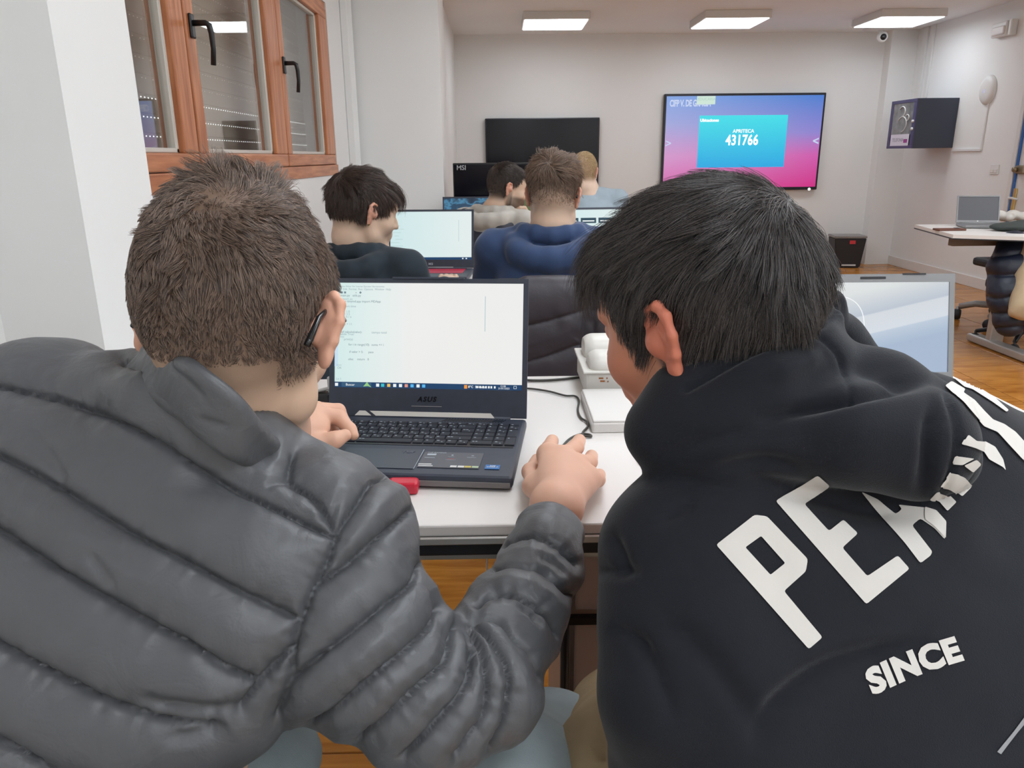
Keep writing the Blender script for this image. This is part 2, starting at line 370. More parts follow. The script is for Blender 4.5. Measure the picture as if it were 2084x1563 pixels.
B('casing', (0, .012, 0), (w2, .06, h2), M_frame, tv2, .008)
M_off = mat('dark_screen', (0.006, 0.006, 0.010), 0.12, spec=0.35)
B('screen', (0, -.020, .004), (w2 - .03, .003, h2 - .035), M_off, tv2)

# ---------------------------------------------------------------- things on the back and right walls
rk = empty('network_cabinet', (XR - .20, 7.975, 1.49), 'dark wall-mounted network cabinet with a glass door and a paper label', 'cabinet')
M_rack = mat('rack_blue_black', (0.045, 0.055, 0.085), 0.45); M_rackf = mat('rack_frame', (0.07, 0.06, 0.14), 0.4)
rx0, rx1, ry0, ry1, rh = -.20, .20, -.30, .30, .44
pa, pb, pc = at(1874, 200, X=XR - .40), at(1951, 199, X=XR), at(1817, 208, X=XR - .4)
B('cabinet_body', (0, 0, 0), (.40, .50, .46), M_rack, rk, .004)
fr = bmesh.new()
for (cx, cz, sx, sz) in ((-.203, .215, .012, .03), (-.203, -.215, .012, .03)): box(fr, (cx, 0, cz), (sx, .50, sz), .002, seg=1)
for cy in (-.225, .225): box(fr, (-.203, cy, 0), (.012, .05, .40), .002, seg=1)
bobj('door_frame', fr, M_rackf, rk)
M_smoke = mat('smoked_glass', (0.22, 0.22, 0.22), 0.08, noise=.4, nscale=14)
B('door_glass', (-.2015, 0, .05), (.004, .40, .30), M_smoke, rk)
B('paper_label', (-.209, 0, -.15), (.002, .36, .11), mat('paper_label', (.72, .68, .74), .6), rk)
textobj('label_text', 'TELEFONIA', .045, mat('grey_ink', (.35, .33, .38), .6), rk, Matrix.Translation((-.2105, .03, -.15)) @ Matrix.Rotation(-math.pi / 2, 4, 'Z') @ Matrix.Rotation(math.pi / 2, 4, 'X'), .0003, .001)
B('label_stamp', (-.2105, -.12, -.16), (.001, .07, .035), mat('purple_ink', (.35, .05, .25), .6), rk)
for k, (yy, zz, rr) in enumerate(((.02, .12, .06), (.0, -.0, .09), (-.09, .06, .035))):
    pts = [(-.206, yy + rr * math.cos(t), zz + rr * .8 * math.sin(t)) for t in np.linspace(.6, 4.6, 14)]
    tubeobj('patch_cable', pts, .005, M_white, rk, 6)
tubeobj('lock', [(-.20, -.225, .02), (-.222, -.225, .02)], .014, M_white, rk, 12)
tubeobj('lock', [(-.20, -.225, -.05), (-.222, -.225, -.05)], .014, M_white, rk, 12)
rk.rotation_euler = (0, 0, 0.0)
tr = empty('cable_trunking', (XR, 8.4, ZC), 'white vertical cable trunking running from the ceiling to the dark cabinet', 'trunking')
B('duct', (-.012, .10, -.35), (.024, .10, .70), M_white, tr, .004)
B('duct', (-.010, -.05, -.35), (.020, .05, .70), M_white, tr, .004)
tr2 = empty('cable_duct', (XR, 7.5, 1.25), 'thin white cable duct running from the cabinet up to the oval access point', 'trunking')
p = at(1998, 305, X=XR); q = at(1940, 305, X=XR); r_ = at(2008, 205, X=XR)
B('duct', (-.008, (p[1] + q[1]) / 2 - 7.5, p[2] - 1.25), (.016, q[1] - p[1], .022), M_white, tr2, .003)
B('duct', (-.007, p[1] - 7.5, (p[2] + r_[2]) / 2 - 1.25), (.014, .016, r_[2] - p[2]), M_white, tr2, .003)
ap = empty('access_point', tuple(at(2013, 183, X=XR)), 'oval white wireless access point on the right wall', 'access point')
bm = bmesh.new(); lathe(bm, [(.005, -.045), (.07, -.042), (.10, -.03), (.112, -.012), (.112, 0)], 28, axis='x', sy=1.15); bobj('shell', bm, M_white, ap, True)
B('status_light', (-.045, 0, -.01), (.004, .012, .03), glow('lilac_led', (190, 190, 245), 1.0), ap, .003)
em = empty('emergency_light', tuple(at(2048, 60, X=XR)), 'white emergency light box high on the right wall', 'emergency light')
B('lamp_body', (-.035, 0, 0), (.07, .22, .12), M_white, em, .015, smooth=False)
B('lens', (-.075, -.01, -.012), (.02, .17, .07), mat('pale_lens', (.72, .68, .66), .3), em, .01)
B('end_cap', (-.03, -.135, 0), (.06, .04, .13), M_white, em, .01)
so = empty('wall_switch', tuple(at(2025, 345, X=XR)), 'white double switch plate on the right wall near the door', 'switch')
B('plate', (-.005, 0, 0), (.010, .12, .085), M_white, so, .003)
for k in (-1, 1): B('rocker', (-.012, k * .026, -.012), (.006, .045, .03), M_base, so, .002)
dc = empty('dome_camera', tuple(at(1783, 66, Y=8.35)), 'white dome security camera hanging near the ceiling corner', 'camera')
dc.location.z = ZC
bm = bmesh.new(); lathe(bm, [(.005, 0), (.05, 0), (.055, -.012), (.13, -.03), (.135, -.04), (.06, -.052), (.03, -.055), (.004, -.055)], 28); bobj('mount', bm, M_white, dc, True)
bm = bmesh.new(); bmesh.ops.create_uvsphere(bm, u_segments=20, v_segments=12, radius=.052, matrix=Matrix.Translation((.06, -.02, -.115))); bobj('camera_head', bm, M_white, dc, True)
bm = bmesh.new(); bmesh.ops.create_uvsphere(bm, u_segments=20, v_segments=12, radius=.036, matrix=Matrix.Translation((.056, -.042, -.118))); bobj('lens', bm, M_black, dc, True)
tubeobj('neck', [(.03, 0, -.04), (.06, -.01, -.09)], .018, M_white, dc)
# door
dr = empty('door_1', (XR, (DY0 + DY1) / 2, 0)); dr['kind'] = 'structure'
M_door = mat('door_white', (.76, .73, .70), .4)
B('door_leaf', (.02, 0, 1.02), (.04, DY1 - DY0 - .03, 2.03), M_door, dr, .003)
B('edge_strip', (-.006, (DY1 - DY0) / 2 - .03, 1.02), (.02, .022, 2.03), mat('blue_strip', (.03, .12, .36), .4), dr, .003)
B('door_jamb', (-.012, (DY1 - DY0) / 2 + .012, 1.03), (.024, .045, 2.06), M_door, dr, .004)
M_brass = mat('brass', (.62, .45, .16), .3, metal=.8); M_bronze = mat('bronze', (.30, .24, .15), .35, metal=.7)
hl = at(2060, 412, X=XR)
bm = bmesh.new(); box(bm, (-.006, hl[1] - (DY0 + DY1) / 2 - .02, hl[2]), (.012, .05, .24), .005); bobj('handle_plate', bm, M_brass, dr)
tubeobj('handle', [(-.01, hl[1] - (DY0 + DY1) / 2 - .02, hl[2] + .04), (-.055, hl[1] - (DY0 + DY1) / 2 - .02, hl[2] + .04), (-.06, hl[1] - (DY0 + DY1) / 2 - .06, hl[2] + .04), (-.06, hl[1] - (DY0 + DY1) / 2 - .15, hl[2] + .035)], .009, M_white, dr)
lk = at(2078, 345, X=XR)
B('lock_case', (-.02, lk[1] - (DY0 + DY1) / 2 - .03, lk[2]), (.04, .11, .07), M_bronze, dr, .012)
tubeobj('lock_knob', [(-.04, lk[1] - (DY0 + DY1) / 2 - .0, lk[2]), (-.07, lk[1] - (DY0 + DY1) / 2 - .0, lk[2])], .02, M_bronze, dr, 14)
# waste bin
bn = empty('waste_bin', (3.86, 8.50, 0), 'black rectangular waste bin with a grey liner and a red label', 'bin')
M_bin = mat('bin_black', (.018, .018, .022), .5); M_liner = mat('liner_grey', (.30, .29, .28), .5)
def frust(bm, wb, db, wt, dt, z0, z1, bev=.0):
    vs = []
    for (w, d, z) in ((wb, db, z0), (wt, dt, z1)):
        vs.append([bm.verts.new((sx * w / 2, sy * d / 2, z)) for sx, sy in ((-1, -1), (1, -1), (1, 1), (-1, 1))])
    bm.faces.new(vs[0][::-1]); bm.faces.new(vs[1])
    for k in range(4): bm.faces.new((vs[0][k], vs[0][(k + 1) % 4], vs[1][(k + 1) % 4], vs[1][k]))
    if bev: bmesh.ops.bevel(bm, geom=[e for e in bm.edges], offset=bev, segments=3, affect='EDGES')
bm = bmesh.new(); frust(bm, .27, .22, .335, .27, 0.0, .33, .012); bobj('bin_body', bm, M_bin, bn)
bm = bmesh.new(); frust(bm, .335, .27, .35, .285, .322, .350, .008); bobj('liner', bm, M_liner, bn)
bm = bmesh.new(); box(bm, (0.02, -.134, .283), (.062, .005, .038), .002); bobj('red_label', bm, mat('red_label', (.62, .04, .05), .4), bn)
bm = bmesh.new(); box(bm, (0.01, -.1155, .03), (.15, .006, .017), .002); bobj('pale_strip', bm, mat('pale_strip', (.62, .62, .60), .5), bn)
bn.rotation_euler = (0, 0, -.12)

# ---------------------------------------------------------------- tables
M_top = mat('table_laminate', (.80, .765, .735), .38, noise=.01, nscale=3)
M_edge = mat('aluminium_edge', (.52, .51, .49), .35, metal=.6); M_steel = mat('grey_steel', (.55, .53, .51), .4, metal=.5)
M_tubeb = mat('black_tube', (.014, .014, .018), .4)
def table(name, x0, x1, y0, y1, label, group, z=.75, legs=True):
    t = empty(name, ((x0 + x1) / 2, (y0 + y1) / 2, 0), label, 'table', group); w, d = x1 - x0, y1 - y0
    B('tabletop', (0, 0, z - .0085), (w, d, .017), M_top, t, .003)
    bm = bmesh.new(); box(bm, (0, -d / 2 + .004, z - .0235), (w, .012, .012), .002, seg=1); box(bm, (0, d / 2 - .004, z - .0235), (w, .012, .012), .002, seg=1)
    bobj('edge_band', bm, M_edge, t)
    for sy in (-1, 1): B('rail', (0, sy * (d / 2 - .018), z - .040), (w - .04, .022, .020), M_tubeb, t, .003)
    for sx in (-1, 1):
        B('side_rail', (sx * (w / 2 - .03), 0, z - .040), (.025, d - .06, .020), M_tubeb, t, .003)
        for sy in (-1, 1):
            tubeobj('leg', [(sx * (w / 2 - .04), sy * (d / 2 - .04), .02), (sx * (w / 2 - .04), sy * (d / 2 - .04), z - .05)], .018, M_steel, t, 12)
            tubeobj('foot', [(sx * (w / 2 - .04), sy * (d / 2 - .04), 0.0), (sx * (w / 2 - .04), sy * (d / 2 - .04), .02)], .022, M_tubeb, t, 12)
    return t
T1 = table('classroom_table', -.70, .99, .918, 1.630, 'long white table in front of the two boys, with the main laptop on it', 'white classroom tables')
B('lower_rail', (0, -.335, .695), (1.6, .012, .012), M_edge, T1, .003)
T2 = table('classroom_table', -.80, .99, 2.74, 3.44, 'white table in the second row where the boy in the blue hoodie sits', 'white classroom tables')
T3 = table('classroom_table', -.55, 1.3, 4.55, 5.25, 'white table in the third row by the bearded man', 'white classroom tables')
# drawer pedestal under the first table
pd = empty('drawer_pedestal', (.40, 1.27, 0), 'mauve-brown metal drawer pedestal under the front table', 'pedestal')
M_ped = mat('mauve_panel', (.52, .42, .385), .5)
B('cabinet_body', (0, .012, .34), (.60, .47, .64), M_ped, pd, .004)
for k, (z0, z1) in enumerate(((.03, .52), (.535, .665))): B('drawer', (0, -.228, (z0 + z1) / 2), (.58, .014, z1 - z0 - .008), M_ped, pd, .003)
B('dark_rail', (-.0, -.242, .528), (.61, .012, .012), M_tubeb, pd)
tubeobj('frame_tube', [(-.306, -.235, .02), (-.306, -.235, .66)], .007, M_tubeb, pd)
for sx in (-1, 1):
    for sy in (-1, 1): tubeobj('foot', [(sx * .25, sy * .19, 0), (sx * .25, sy * .19, .03)], .02, M_tubeb, pd)
# teacher table on the right: tapered top
bm = bmesh.new()
pts = [tuple(at(x, y, Z=.75)[:2]) for x, y in ((1862, 457), (1940, 477.5), (2084, 482), (2300, 486), (2300, 452))]
RT = empty('meeting_table', (3.2, 4.6, 0), 'white pointed meeting table at the right with a grey laptop on it', 'table')
prism(bm, [(x - 3.2, y - 4.6) for x, y in pts], .728, .75); bobj('tabletop', bm, M_top, RT)
bm = bmesh.new(); prism(bm, [((x - 3.2) * 1.004, (y - 4.6) * 1.004) for x, y in pts], .722, .729); bobj('edge_band', bm, M_tubeb, RT)
p = at(2000, 489, Y=4.7); B('modesty_rail', (p[0] - 3.2, .1, .690), (.40, .05, .05), mat('brown_rail', (.20, .14, .10), .5), RT, .004)
lg = at(2040, 560, Y=4.75)
B('leg', (lg[0] - 3.2 + .02, .15, .37), (.09, .05, .70), M_steel, RT, .006)
B('foot', (lg[0] - 3.2, .0, .03), (.08, .7, .05), M_steel, RT, .01)
# near white table corner at the far right of the front row
# ---------------------------------------------------------------- laptops
M_lap = mat('laptop_dark', (.038, .046, .068), .42, noise=.1, nscale=60); M_key = mat('key_dark', (.020, .024, .036), .45)
M_keyl = mat('key_legend', (.45, .5, .55), .5); M_pad = mat('touchpad', (.035, .042, .065), .3); M_lapb = mat('laptop_under', (.20, .18, .18), .5)
def Mx(*cols): return Matrix([list(c) for c in cols]).transposed()
def laptop(name, label, group, hinge_mid, width, depth, yaw, tilt, lid_h, body_m, disp_m, bez=(.010, .012, .030), keys=None, chin_m=None, lz=.0):
    """hinge_mid: rear middle of the base on the desk plane; local x right, y away from user, z up"""
    e = empty(name, hinge_mid, label, 'laptop', group); e.rotation_euler = (0, 0, yaw)
    th = .019
    bm = bmesh.new(); box(bm, (0, -depth / 2, th / 2 + .003), (width, depth, th), .006, seg=2); bobj('base', bm, body_m, e)
    for sx in (-1, 1):
        for yy in (-.03, -depth + .03): B('rubber_foot', (sx * (width / 2 - .03), yy, .0015), (.03, .012, .003), M_blackm, e)
    lid = empty('lid', (0, -.004, th + .004)); lid.parent = e; lid.rotation_euler = (-tilt, 0, 0)
    # lid is a shallow frame: back shell, bezel bars
    bb, bt, bs = bez[2], bez[1], bez[0]
    B('lid_shell', (0, .0045, lid_h / 2), (width, .005, lid_h), body_m, lid, .002)
    bm = bmesh.new(); cm = chin_m or body_m
    box(bm, (0, -.0005, bb / 2), (width, .005, bb)); box(bm, (0, -.0005, lid_h - bt / 2), (width, .005, bt))
    for sx in (-1, 1): box(bm, (sx * (width / 2 - bs / 2), -.0005, (bb + lid_h - bt) / 2), (bs, .005, lid_h - bb - bt))
    bobj('bezel', bm, cm, lid)
    d = B('display', (0, .0012, (bb + lid_h - bt) / 2), (width - 2 * bs, .0015, lid_h - bb - bt), disp_m, lid)
    tubeobj('hinge', [(-width * .42, 0, -.001), (width * .42, 0, -.001)], .005, body_m, lid, 8)
    return e, lid, (width - 2 * bs, lid_h - bb - bt, (bb + lid_h - bt) / 2)
RR = at(1072, 852, Z=.772); yaw1 = math.atan2(-.113, .994)
wv = np.array([math.cos(yaw1), math.sin(yaw1), 0]); mid = RR - wv * .18; mid[2] = .75
M_disp1 = screen_mat('display_white', [(0, (208, 232, 230)), (.25, (226, 236, 234)), (.42, (236, 236, 234)), (1, (236, 236, 234))], 'X', 1.0)
L1, lid1, (dw, dh_, dz) = laptop('open_laptop', 'black laptop showing a white code editor and blue taskbar, on the nearest table', None, mid, .36, .262, yaw1, math.radians(15), .247, M_lap, M_disp1, (.009, .008, .050))
M_task = glow('taskbar_blue', (22, 62, 102), 1.0); M_code = glow('code_grey', (150, 170, 178), 1.0); M_gutter = glow('gutter_blue', (198, 222, 238), 1.0); M_side = glow('scrollbar', (178, 198, 202), 1.0)
LX = lambda u, v, y=-.0008: (-dw / 2 + u * dw, y, dz - dh_ / 2 + v * dh_)         # u right, v up on the display
def disprect(name, u0, u1, v0, v1, m, y=-.0006): 
    a = LX((u0 + u1) / 2, (v0 + v1) / 2, y); return B(name, a, ((u1 - u0) * dw, .0006, (v1 - v0) * dh_), m, lid1)
disprect('taskbar', 0, 1, 0, .052, M_task)
disprect('search_box', .04, .20, .006, .046, glow('search_blue', (52, 88, 120), 1.0), -.0012)
disprect('editor_gutter', 0, .018, .20, .9, M_gutter)
disprect('scroll_bar', .80, .8035, .55, .88, M_side)
M_ic = [glow('icon_%s' % n, c, 1.0) for n, c in (('white', (235, 240, 240)), ('teal', (60, 190, 200)), ('yellow', (235, 190, 90)), ('red', (225, 150, 130)), ('blue', (90, 180, 235)), ('green', (150, 200, 130)), ('orange', (235, 150, 60)))]
for k, (u, c) in enumerate(((.012, 0), (.235, 0), (.262, 1), (.295, 2), (.327, 0), (.358, 0), (.389, 3), (.42, 4), (.452, 0), (.482, 4))):
    bm = bmesh.new(); box(bm, LX(u, .026, -.0014), (.0056, .0006, .0056), .0)
    bobj('taskbar_icon', bm, M_ic[c], lid1)
bm = bmesh.new(); prism(bm, [(-.006, -.003), (.001, .0055), (.004, .001), (.009, -.004), (.002, -.002)], 0, .0006, Matrix.Translation(LX(.175, .026, -.0012)) @ Matrix.Rotation(math.pi / 2, 4, 'X')); bobj('taskbar_icon', bm, M_ic[5], lid1)
for k, u in enumerate((.765, .782, .797, .812, .827, .84, .858)):
    bm = bmesh.new(); box(bm, LX(u, .026, -.0014), (.003, .0006, .004), 0); bobj('tray_icon', bm, M_ic[0], lid1)
bm = bmesh.new(); box(bm, LX(.705, .026, -.0014), (.0055, .0006, .0065), 0); bobj('taskbar_icon', bm, M_ic[6], lid1)
def dtext(body, u, v, size, m, al='LEFT', bold=0.0, y=-.0016, sp=1.0, name='screen_text', shear=0):
    return textobj(name, body, size, m, lid1, Matrix.Translation(LX(u, v, y)) @ Matrix.Rotation(math.pi / 2, 4, 'X'), .0001, bold, shear, al, sp)
dtext('Buscar', .062, .026, .0062, M_ic[0]); dtext('8°C  Soleado', .718, .026, .0058, M_ic[0], bold=.0001)
dtext('12:38', .886, .037, .0045, M_ic[0]); dtext('21/01/2025', .876, .016, .0045, M_ic[0]); dtext('□', .955, .026, .007, M_ic[0])
M_codeb = glow('code_dark', (120, 140, 150), 1.0)
dtext('Archivo Editar Ver Insertar Ejecutar Herramientas', .015, .965, .0042, M_code); dtext('File  Edit  Format  Run  Options  Window  Help', .015, .938, .0050, M_code)
dtext('■ ■            ▪   ◆', .03, .905, .005, M_codeb)
for (u, v, s) in ((.03, .878, 'main.py   utils.py'), (.03, .845, 'import os'), (.03, .822, 'from kivymd.app import MDApp'), (.035, .775, 'import time'), (.035, .725, 'a = 1.0'), (.035, .70, 'b = 2.5'), (.035, .675, 'c = b / a'), (.03, .605, 'num = 11'), (.03, .53, 'def calculo(valor):'), (.20, .528, 'tiempo total'), (.03, .508, 'while True:'), (.03, .485, 'try:'), (.05, .46, 'print(a)'),
                  (.075, .41, 'for i in range(10):  suma += i'), (.08, .34, 'if valor > 5:      pass'), (.075, .27, 'else:    return   0'), (.01, .21, '>>>'), (.015, .185, 'OK'), (.01, .08, 'Ln 1')):
    dtext(s, u, v, .0056, M_codeb if len(s) > 14 else M_code)
M_gloss = mat('gloss_black', (.006, .006, .010), .2)
textobj('maker_text', 'ASUS', .0125, M_gloss, lid1, Matrix.Translation((.0, -.0035, .031)) @ Matrix.Rotation(math.pi / 2, 4, 'X'), .0003, .0004, .25, 'CENTER', 1.25)
B('notch_line', (0, -.0034, .0185), (.055, .0006, .0007), M_steel, lid1)
# pale light strip seen through the gap under the hinge cover
bm = bmesh.new(); prism(bm, [(-.132, 0), (-.123, .009), (-.112, .009), (-.100, 0)], 0, .001, Matrix.Translation((0, -.0036, -.0005)) @ Matrix.Rotation(math.pi / 2, 4, 'X'))
prism(bm, [(-.092, 0), (-.104, .009), (.116, .009), (.124, 0)], 0, .001, Matrix.Translation((0, -.0036, -.0005)) @ Matrix.Rotation(math.pi / 2, 4, 'X'))
bobj('pale_strip', bm, mat('pale_gap', (.78, .74, .68), .5), lid1)
B('webcam_bar', (0, -.001, .2475), (.13, .008, .004), M_lap, lid1, .001)
# keyboard
kz = .0225
B('keyboard_well', (0, -.088, kz - .0002), (.338, .112, .0008), M_gloss, L1)
def keymesh(w, d):
    bm = bmesh.new(); vs = []
    for (a_, b2, z) in ((w, d, 0), (w - .0012, d - .0014, .0016)): vs.append([bm.verts.new((sx * a_ / 2, sy * b2 / 2, z)) for sx, sy in ((-1, -1), (1, -1), (1, 1), (-1, 1))])
    bm.faces.new(vs[0][::-1]); bm.faces.new(vs[1])
    for k in range(4): bm.faces.new((vs[0][k], vs[0][(k + 1) % 4], vs[1][(k + 1) % 4], vs[1][k]))
    me = bpy.data.meshes.new('key'); bm.to_mesh(me); bm.free(); me.materials.append(M_key); return me
KM = {}
leg = bmesh.new()
def key(x, y, w=.0165, d=.0155, m=None):
    kk = (round(w, 4), round(d, 4))
    if kk not in KM: KM[kk] = keymesh(w, d)
    o = link('key', KM[kk], None, L1, (x, y, kz + .0004))
    if m is not None: o.data = o.data.copy(); o.data.materials[0] = m; o['label'] = 'white key with a worn legend'
    for q in range(1 + (w > .02)): box(leg, (x - w / 2 + .0045 + q * .005, y + d / 2 - .005, kz + .0021), (.003 + .001 * random.random(), .0022, .0002))
    if random.random() < .5: box(leg, (x + .003, y - .003, kz + .0021), (.0022, .0018, .0002))
rows = [(-.040, [.0165] * 15, .009), (-.0555, [.0165] * 13 + [.030], .0155), (-.0735, [.025] + [.0165] * 12 + [.0215], .0155), (-.0915, [.028] + [.0165] * 11 + [.037], .0155), (-.1095, [.021, .0165] + [.0165] * 10 + [.042], .0155), (-.1275, [.0165, .0165, .0165, .0165, .092, .0165, .0165, .0165, .0165, .0165], .0155)]
for ri, (y, ws, d) in enumerate(rows):
    x = -.166; g = (.262 - sum(ws)) / (len(ws) - 1) if len(ws) > 11 else .0021
    for ki, w in enumerate(ws):
        key(x + w / 2, y, w, d, M_white if (ri == 3 and ki == 1) else None); x += w + g
for c in range(4):
    for r, y in enumerate((-.040, -.0555, -.0735, -.0915, -.1095, -.1275)):
        if c == 3 and r in (3, 5): continue
        if c == 3 and r in (2, 4): key(.106 + c * .0188, y - .009, .0165, .0335)
        elif c == 0 and r == 5: key(.106 + .0094, y, .0353, .0155)
        elif c == 1 and r == 5: continue
        else: key(.106 + c * .0188, y, .0165, .009 if r == 0 else .0155)
tag(bobj('key_legends', leg, M_keyl, L1), kind='stuff')
vn = bmesh.new()
for k in range(22): box(vn, (.035 + k * .005, -.018, kz), (.0012, .016, .0006), 0, Matrix.Rotation(-.5, 3, 'Z'))
tag(bobj('vent_slots', vn, M_gloss, L1), kind='stuff')
B('touchpad', (-.035, -.202, kz + .0002), (.125, .078, .0008), M_pad, L1, .0003)
B('pad_edge', (.0285, -.202, kz + .0004), (.0007, .078, .0008), M_keyl, L1)
M_stk = mat('spec_sticker', (.085, .09, .11), .35); B('spec_sticker', (.079, -.203, kz + .0003), (.094, .062, .0005), M_stk, L1)
for (x, y, w, h, m) in ((.045, -.183, .014, .006, M_keyl), (.078, -.184, .003, .003, M_keyl), (.110, -.184, .004, .002, M_keyl), (.044, -.196, .016, .0015, M_keyl), (.077, -.190, .010, .0008, M_keyl), (.109, -.191, .014, .0008, M_keyl), (.078, -.199, .012, .0012, mat('sticker_red', (.45, .12, .10), .5)), (.078, -.203, .016, .0008, M_keyl), (.042, -.222, .020, .0025, M_white), (.044, -.228, .022, .0025, M_white)):
    B('sticker_print', (x, y, kz + .0007), (w, h, .0003), m, L1)
textobj('sticker_text', 'TUF GAMING', .005, M_keyl, L1, Matrix.Translation((.052, -.1755, kz + .0008)), .0001)
M_sy = mat('sticker_yellow', (.6, .5, .12), .5); M_sb = mat('sticker_blue', (.02, .16, .45), .35)
for x, m in ((.087, M_white), (.0985, M_white), (.109, M_sy), (.120, mat('sticker_pale', (.5, .6, .4), .5))): B('badge', (x, -.2285, kz + .0009), (.0098, .006, .0003), m, L1)
B('chip_badge', (.146, -.226, kz + .0005), (.022, .016, .0006), M_sb, L1)
textobj('badge_text', 'intel\nCORE i7', .0048, M_white, L1, Matrix.Translation((.146, -.2245, kz + .0010)), .0001, .00008)
B('front_lip', (0, -.2615, .0095), (.352, .004, .009), M_lapb, L1, .001)
textobj('badge_text', 'TUF', .012, mat('tuf_grey', (.09, .10, .13), .4), L1, Matrix.Translation((.006, -.176, kz + .0010)), .0001, .0003)

# grey laptop of the boy in the printed hoodie
M_lapg = mat('laptop_grey', (.26, .26, .265), .4, metal=.3)
def wave_mat():
    N = NT('silver_wave_wallpaper'); b = N.b; b.inputs['Base Color'].default_value = (.01, .01, .01, 1); b.inputs['Roughness'].default_value = .2
    tc = N.n('ShaderNodeTexCoord'); mp = N.n('ShaderNodeMapping'); mp.inputs['Rotation'].default_value = (0, 0.42, 0); N.l(tc, 'Generated', mp, 0)
    sp = N.n('ShaderNodeSeparateXYZ'); N.l(mp, 0, sp, 0)
    cr = N.n('ShaderNodeValToRGB'); e = cr.color_ramp.elements
    for k in range(5): e.new(.5)
    for k, (p, c) in enumerate(((0, (160, 178, 202)), (.16, (182, 196, 212)), (.175, (208, 214, 222)), (.36, (204, 210, 216)), (.375, (180, 189, 202)), (.62, (212, 216, 216)), (1, (224, 225, 223)))): e[k].position = p; e[k].color = srgb(*c)
    N.l(sp, 'Z', cr, 0); N.l(cr, 0, b, 'Emission Color'); b.inputs['Emission Strength'].default_value = 1.0
    return N.m
q = at(1936, 757, Y=1.44)
L2, lid2, (d2w, d2h, d2z) = laptop('open_laptop', 'grey laptop with a silver wave wallpaper behind the boy in the printed hoodie', None, (q[0] - .18, 1.44, .75), .36, .25, math.radians(-2), math.radians(14), .224, M_lapg, wave_mat(), (.010, .016, .03))
pts = [(-.055 + .060 * math.copysign(abs(math.cos(t)) ** .8, math.cos(t)), -.0012, d2z - .002 + .064 * math.copysign(abs(math.sin(t)) ** .8, math.sin(t))) for t in np.linspace(-1.4, 4.5, 60)]
tubeobj('wallpaper_ring', pts, .0008, glow('ring_white', (238, 240, 242), 1.1), lid2, 5)
B('webcam_bar', (.02, -.003, .2165), (.05, .002, .005), M_tubeb, lid2, .0008); B('top_notch', (.10, -.003, .2235), (.045, .003, .003), M_tubeb, lid2)
B('keyboard_well', (0, -.09, .0225), (.30, .10, .001), M_gloss, L2)
# laptops further away
M_disp3 = screen_mat('display_pale', [(0, (205, 230, 232)), (1, (226, 236, 234))], 'X', 1.0)
L3, lid3, d3 = laptop('open_laptop', 'black laptop with a red keyboard and a white screen, second row', None, (-.292, 3.22, .75), .362, .25, math.radians(-4), math.radians(14), .243, M_lap, M_disp3, (.009, .008, .034))
B('taskbar', (0, -.0004, .039), (.344, .0006, .011), M_task, lid3)
for k in range(7): B('taskbar_icon', (-.155 + k * .012 if k < 5 else .06 + k * .015, -.0012, .039), (.006, .0004, .005), M_ic[(4, 0, 0, 4, 0, 0, 0)[k]], lid3)
textobj('maker_text', 'MSI', .013, M_keyl, lid3, Matrix.Translation((.0, -.0035, .016)) @ Matrix.Rotation(math.pi / 2, 4, 'X'), .0003, .0002)
B('editor_column', (.118, -.0004, .155), (.0015, .0006, .09), M_side, lid3)
for k in range(9): B('code_line', (-.155 + .02 * (k % 3) * .5, -.0004, .19 - k * .014), (.02 + .012 * (k % 4), .0006, .003), glow('pale_line', (190, 215, 215), 1), lid3)
B('red_keyboard', (0, -.09, .0225), (.30, .115, .0012), mat('red_glow_keys', (.20, .01, .03), .4, emit=(160, 20, 50), estr=.6), L3)
B('pale_strip', (-.02, -.006, .0245), (.23, .003, .006), M_white, L3)
L4, lid4, d4 = laptop('open_laptop', 'laptop in front of the boy in the blue hoodie, light screen with a dark toolbar', None, (.40, 3.22, .75), .362, .25, math.radians(3), math.radians(12), .243, M_lap, M_disp3, (.008, .008, .034))
for k in range(4):
    B('screen_panel', (-.10 + .075 * k, -.0006, .19), (.065, .0006, .022), glow('dark_panel', (40, 70, 84), 1.0), lid4)
    B('screen_line', (-.10 + .075 * k, -.0012, .188), (.05, .0004, .005), M_ic[0], lid4)
# blue wave laptop and black monitor in the third row
def wave2():
    N = NT('blue_wave_wallpaper'); b = N.b; b.inputs['Base Color'].default_value = (.01, .01, .01, 1); b.inputs['Roughness'].default_value = .25
    tc = N.n('ShaderNodeTexCoord'); nz = N.n('ShaderNodeTexNoise'); nz.inputs['Scale'].default_value = 3.5; nz.inputs['Detail'].default_value = 3; N.l(tc, 'Generated', nz, 0)
    cr = N.n('ShaderNodeValToRGB'); e = cr.color_ramp.elements; e.new(.5)
    for k, (p, c) in enumerate(((.42, (22, 44, 66)), (.52, (70, 130, 165)), (.58, (34, 66, 92)))): e[k].position = p; e[k].color = srgb(*c)
    N.l(nz, 'Fac', cr, 0); N.l(cr, 0, b, 'Emission Color'); b.inputs['Emission Strength'].default_value = 1.0
    return N.m
p = at(900, 403, Y=4.95)
L5, lid5, d5 = laptop('open_laptop', 'laptop with a blue wave wallpaper on the third row table', None, (p[0] + .18, 4.95, .75), .36, .24, 0, math.radians(10), p[2] - .765, M_lap, wave2(), (.008, .010, .02))
mo = empty('desktop_monitor', (0, 5.12, .75), 'black switched-off monitor with a maker name in its corner, behind the bearded man', 'monitor')
ma, mb = at(932, 332, Y=5.1), at(1062, 330, Y=5.1)
mo.location = ((ma[0] + mb[0]) / 2 + .02, 5.12, .75)
mh = .33; B('casing', (0, 0, ma[2] - .75 - mh / 2), (.52, .03, mh), M_black, mo, .005); B('screen', (0, -.0165, ma[2] - .75 - mh / 2 + .004), (.505, .002, mh - .03), M_off, mo)
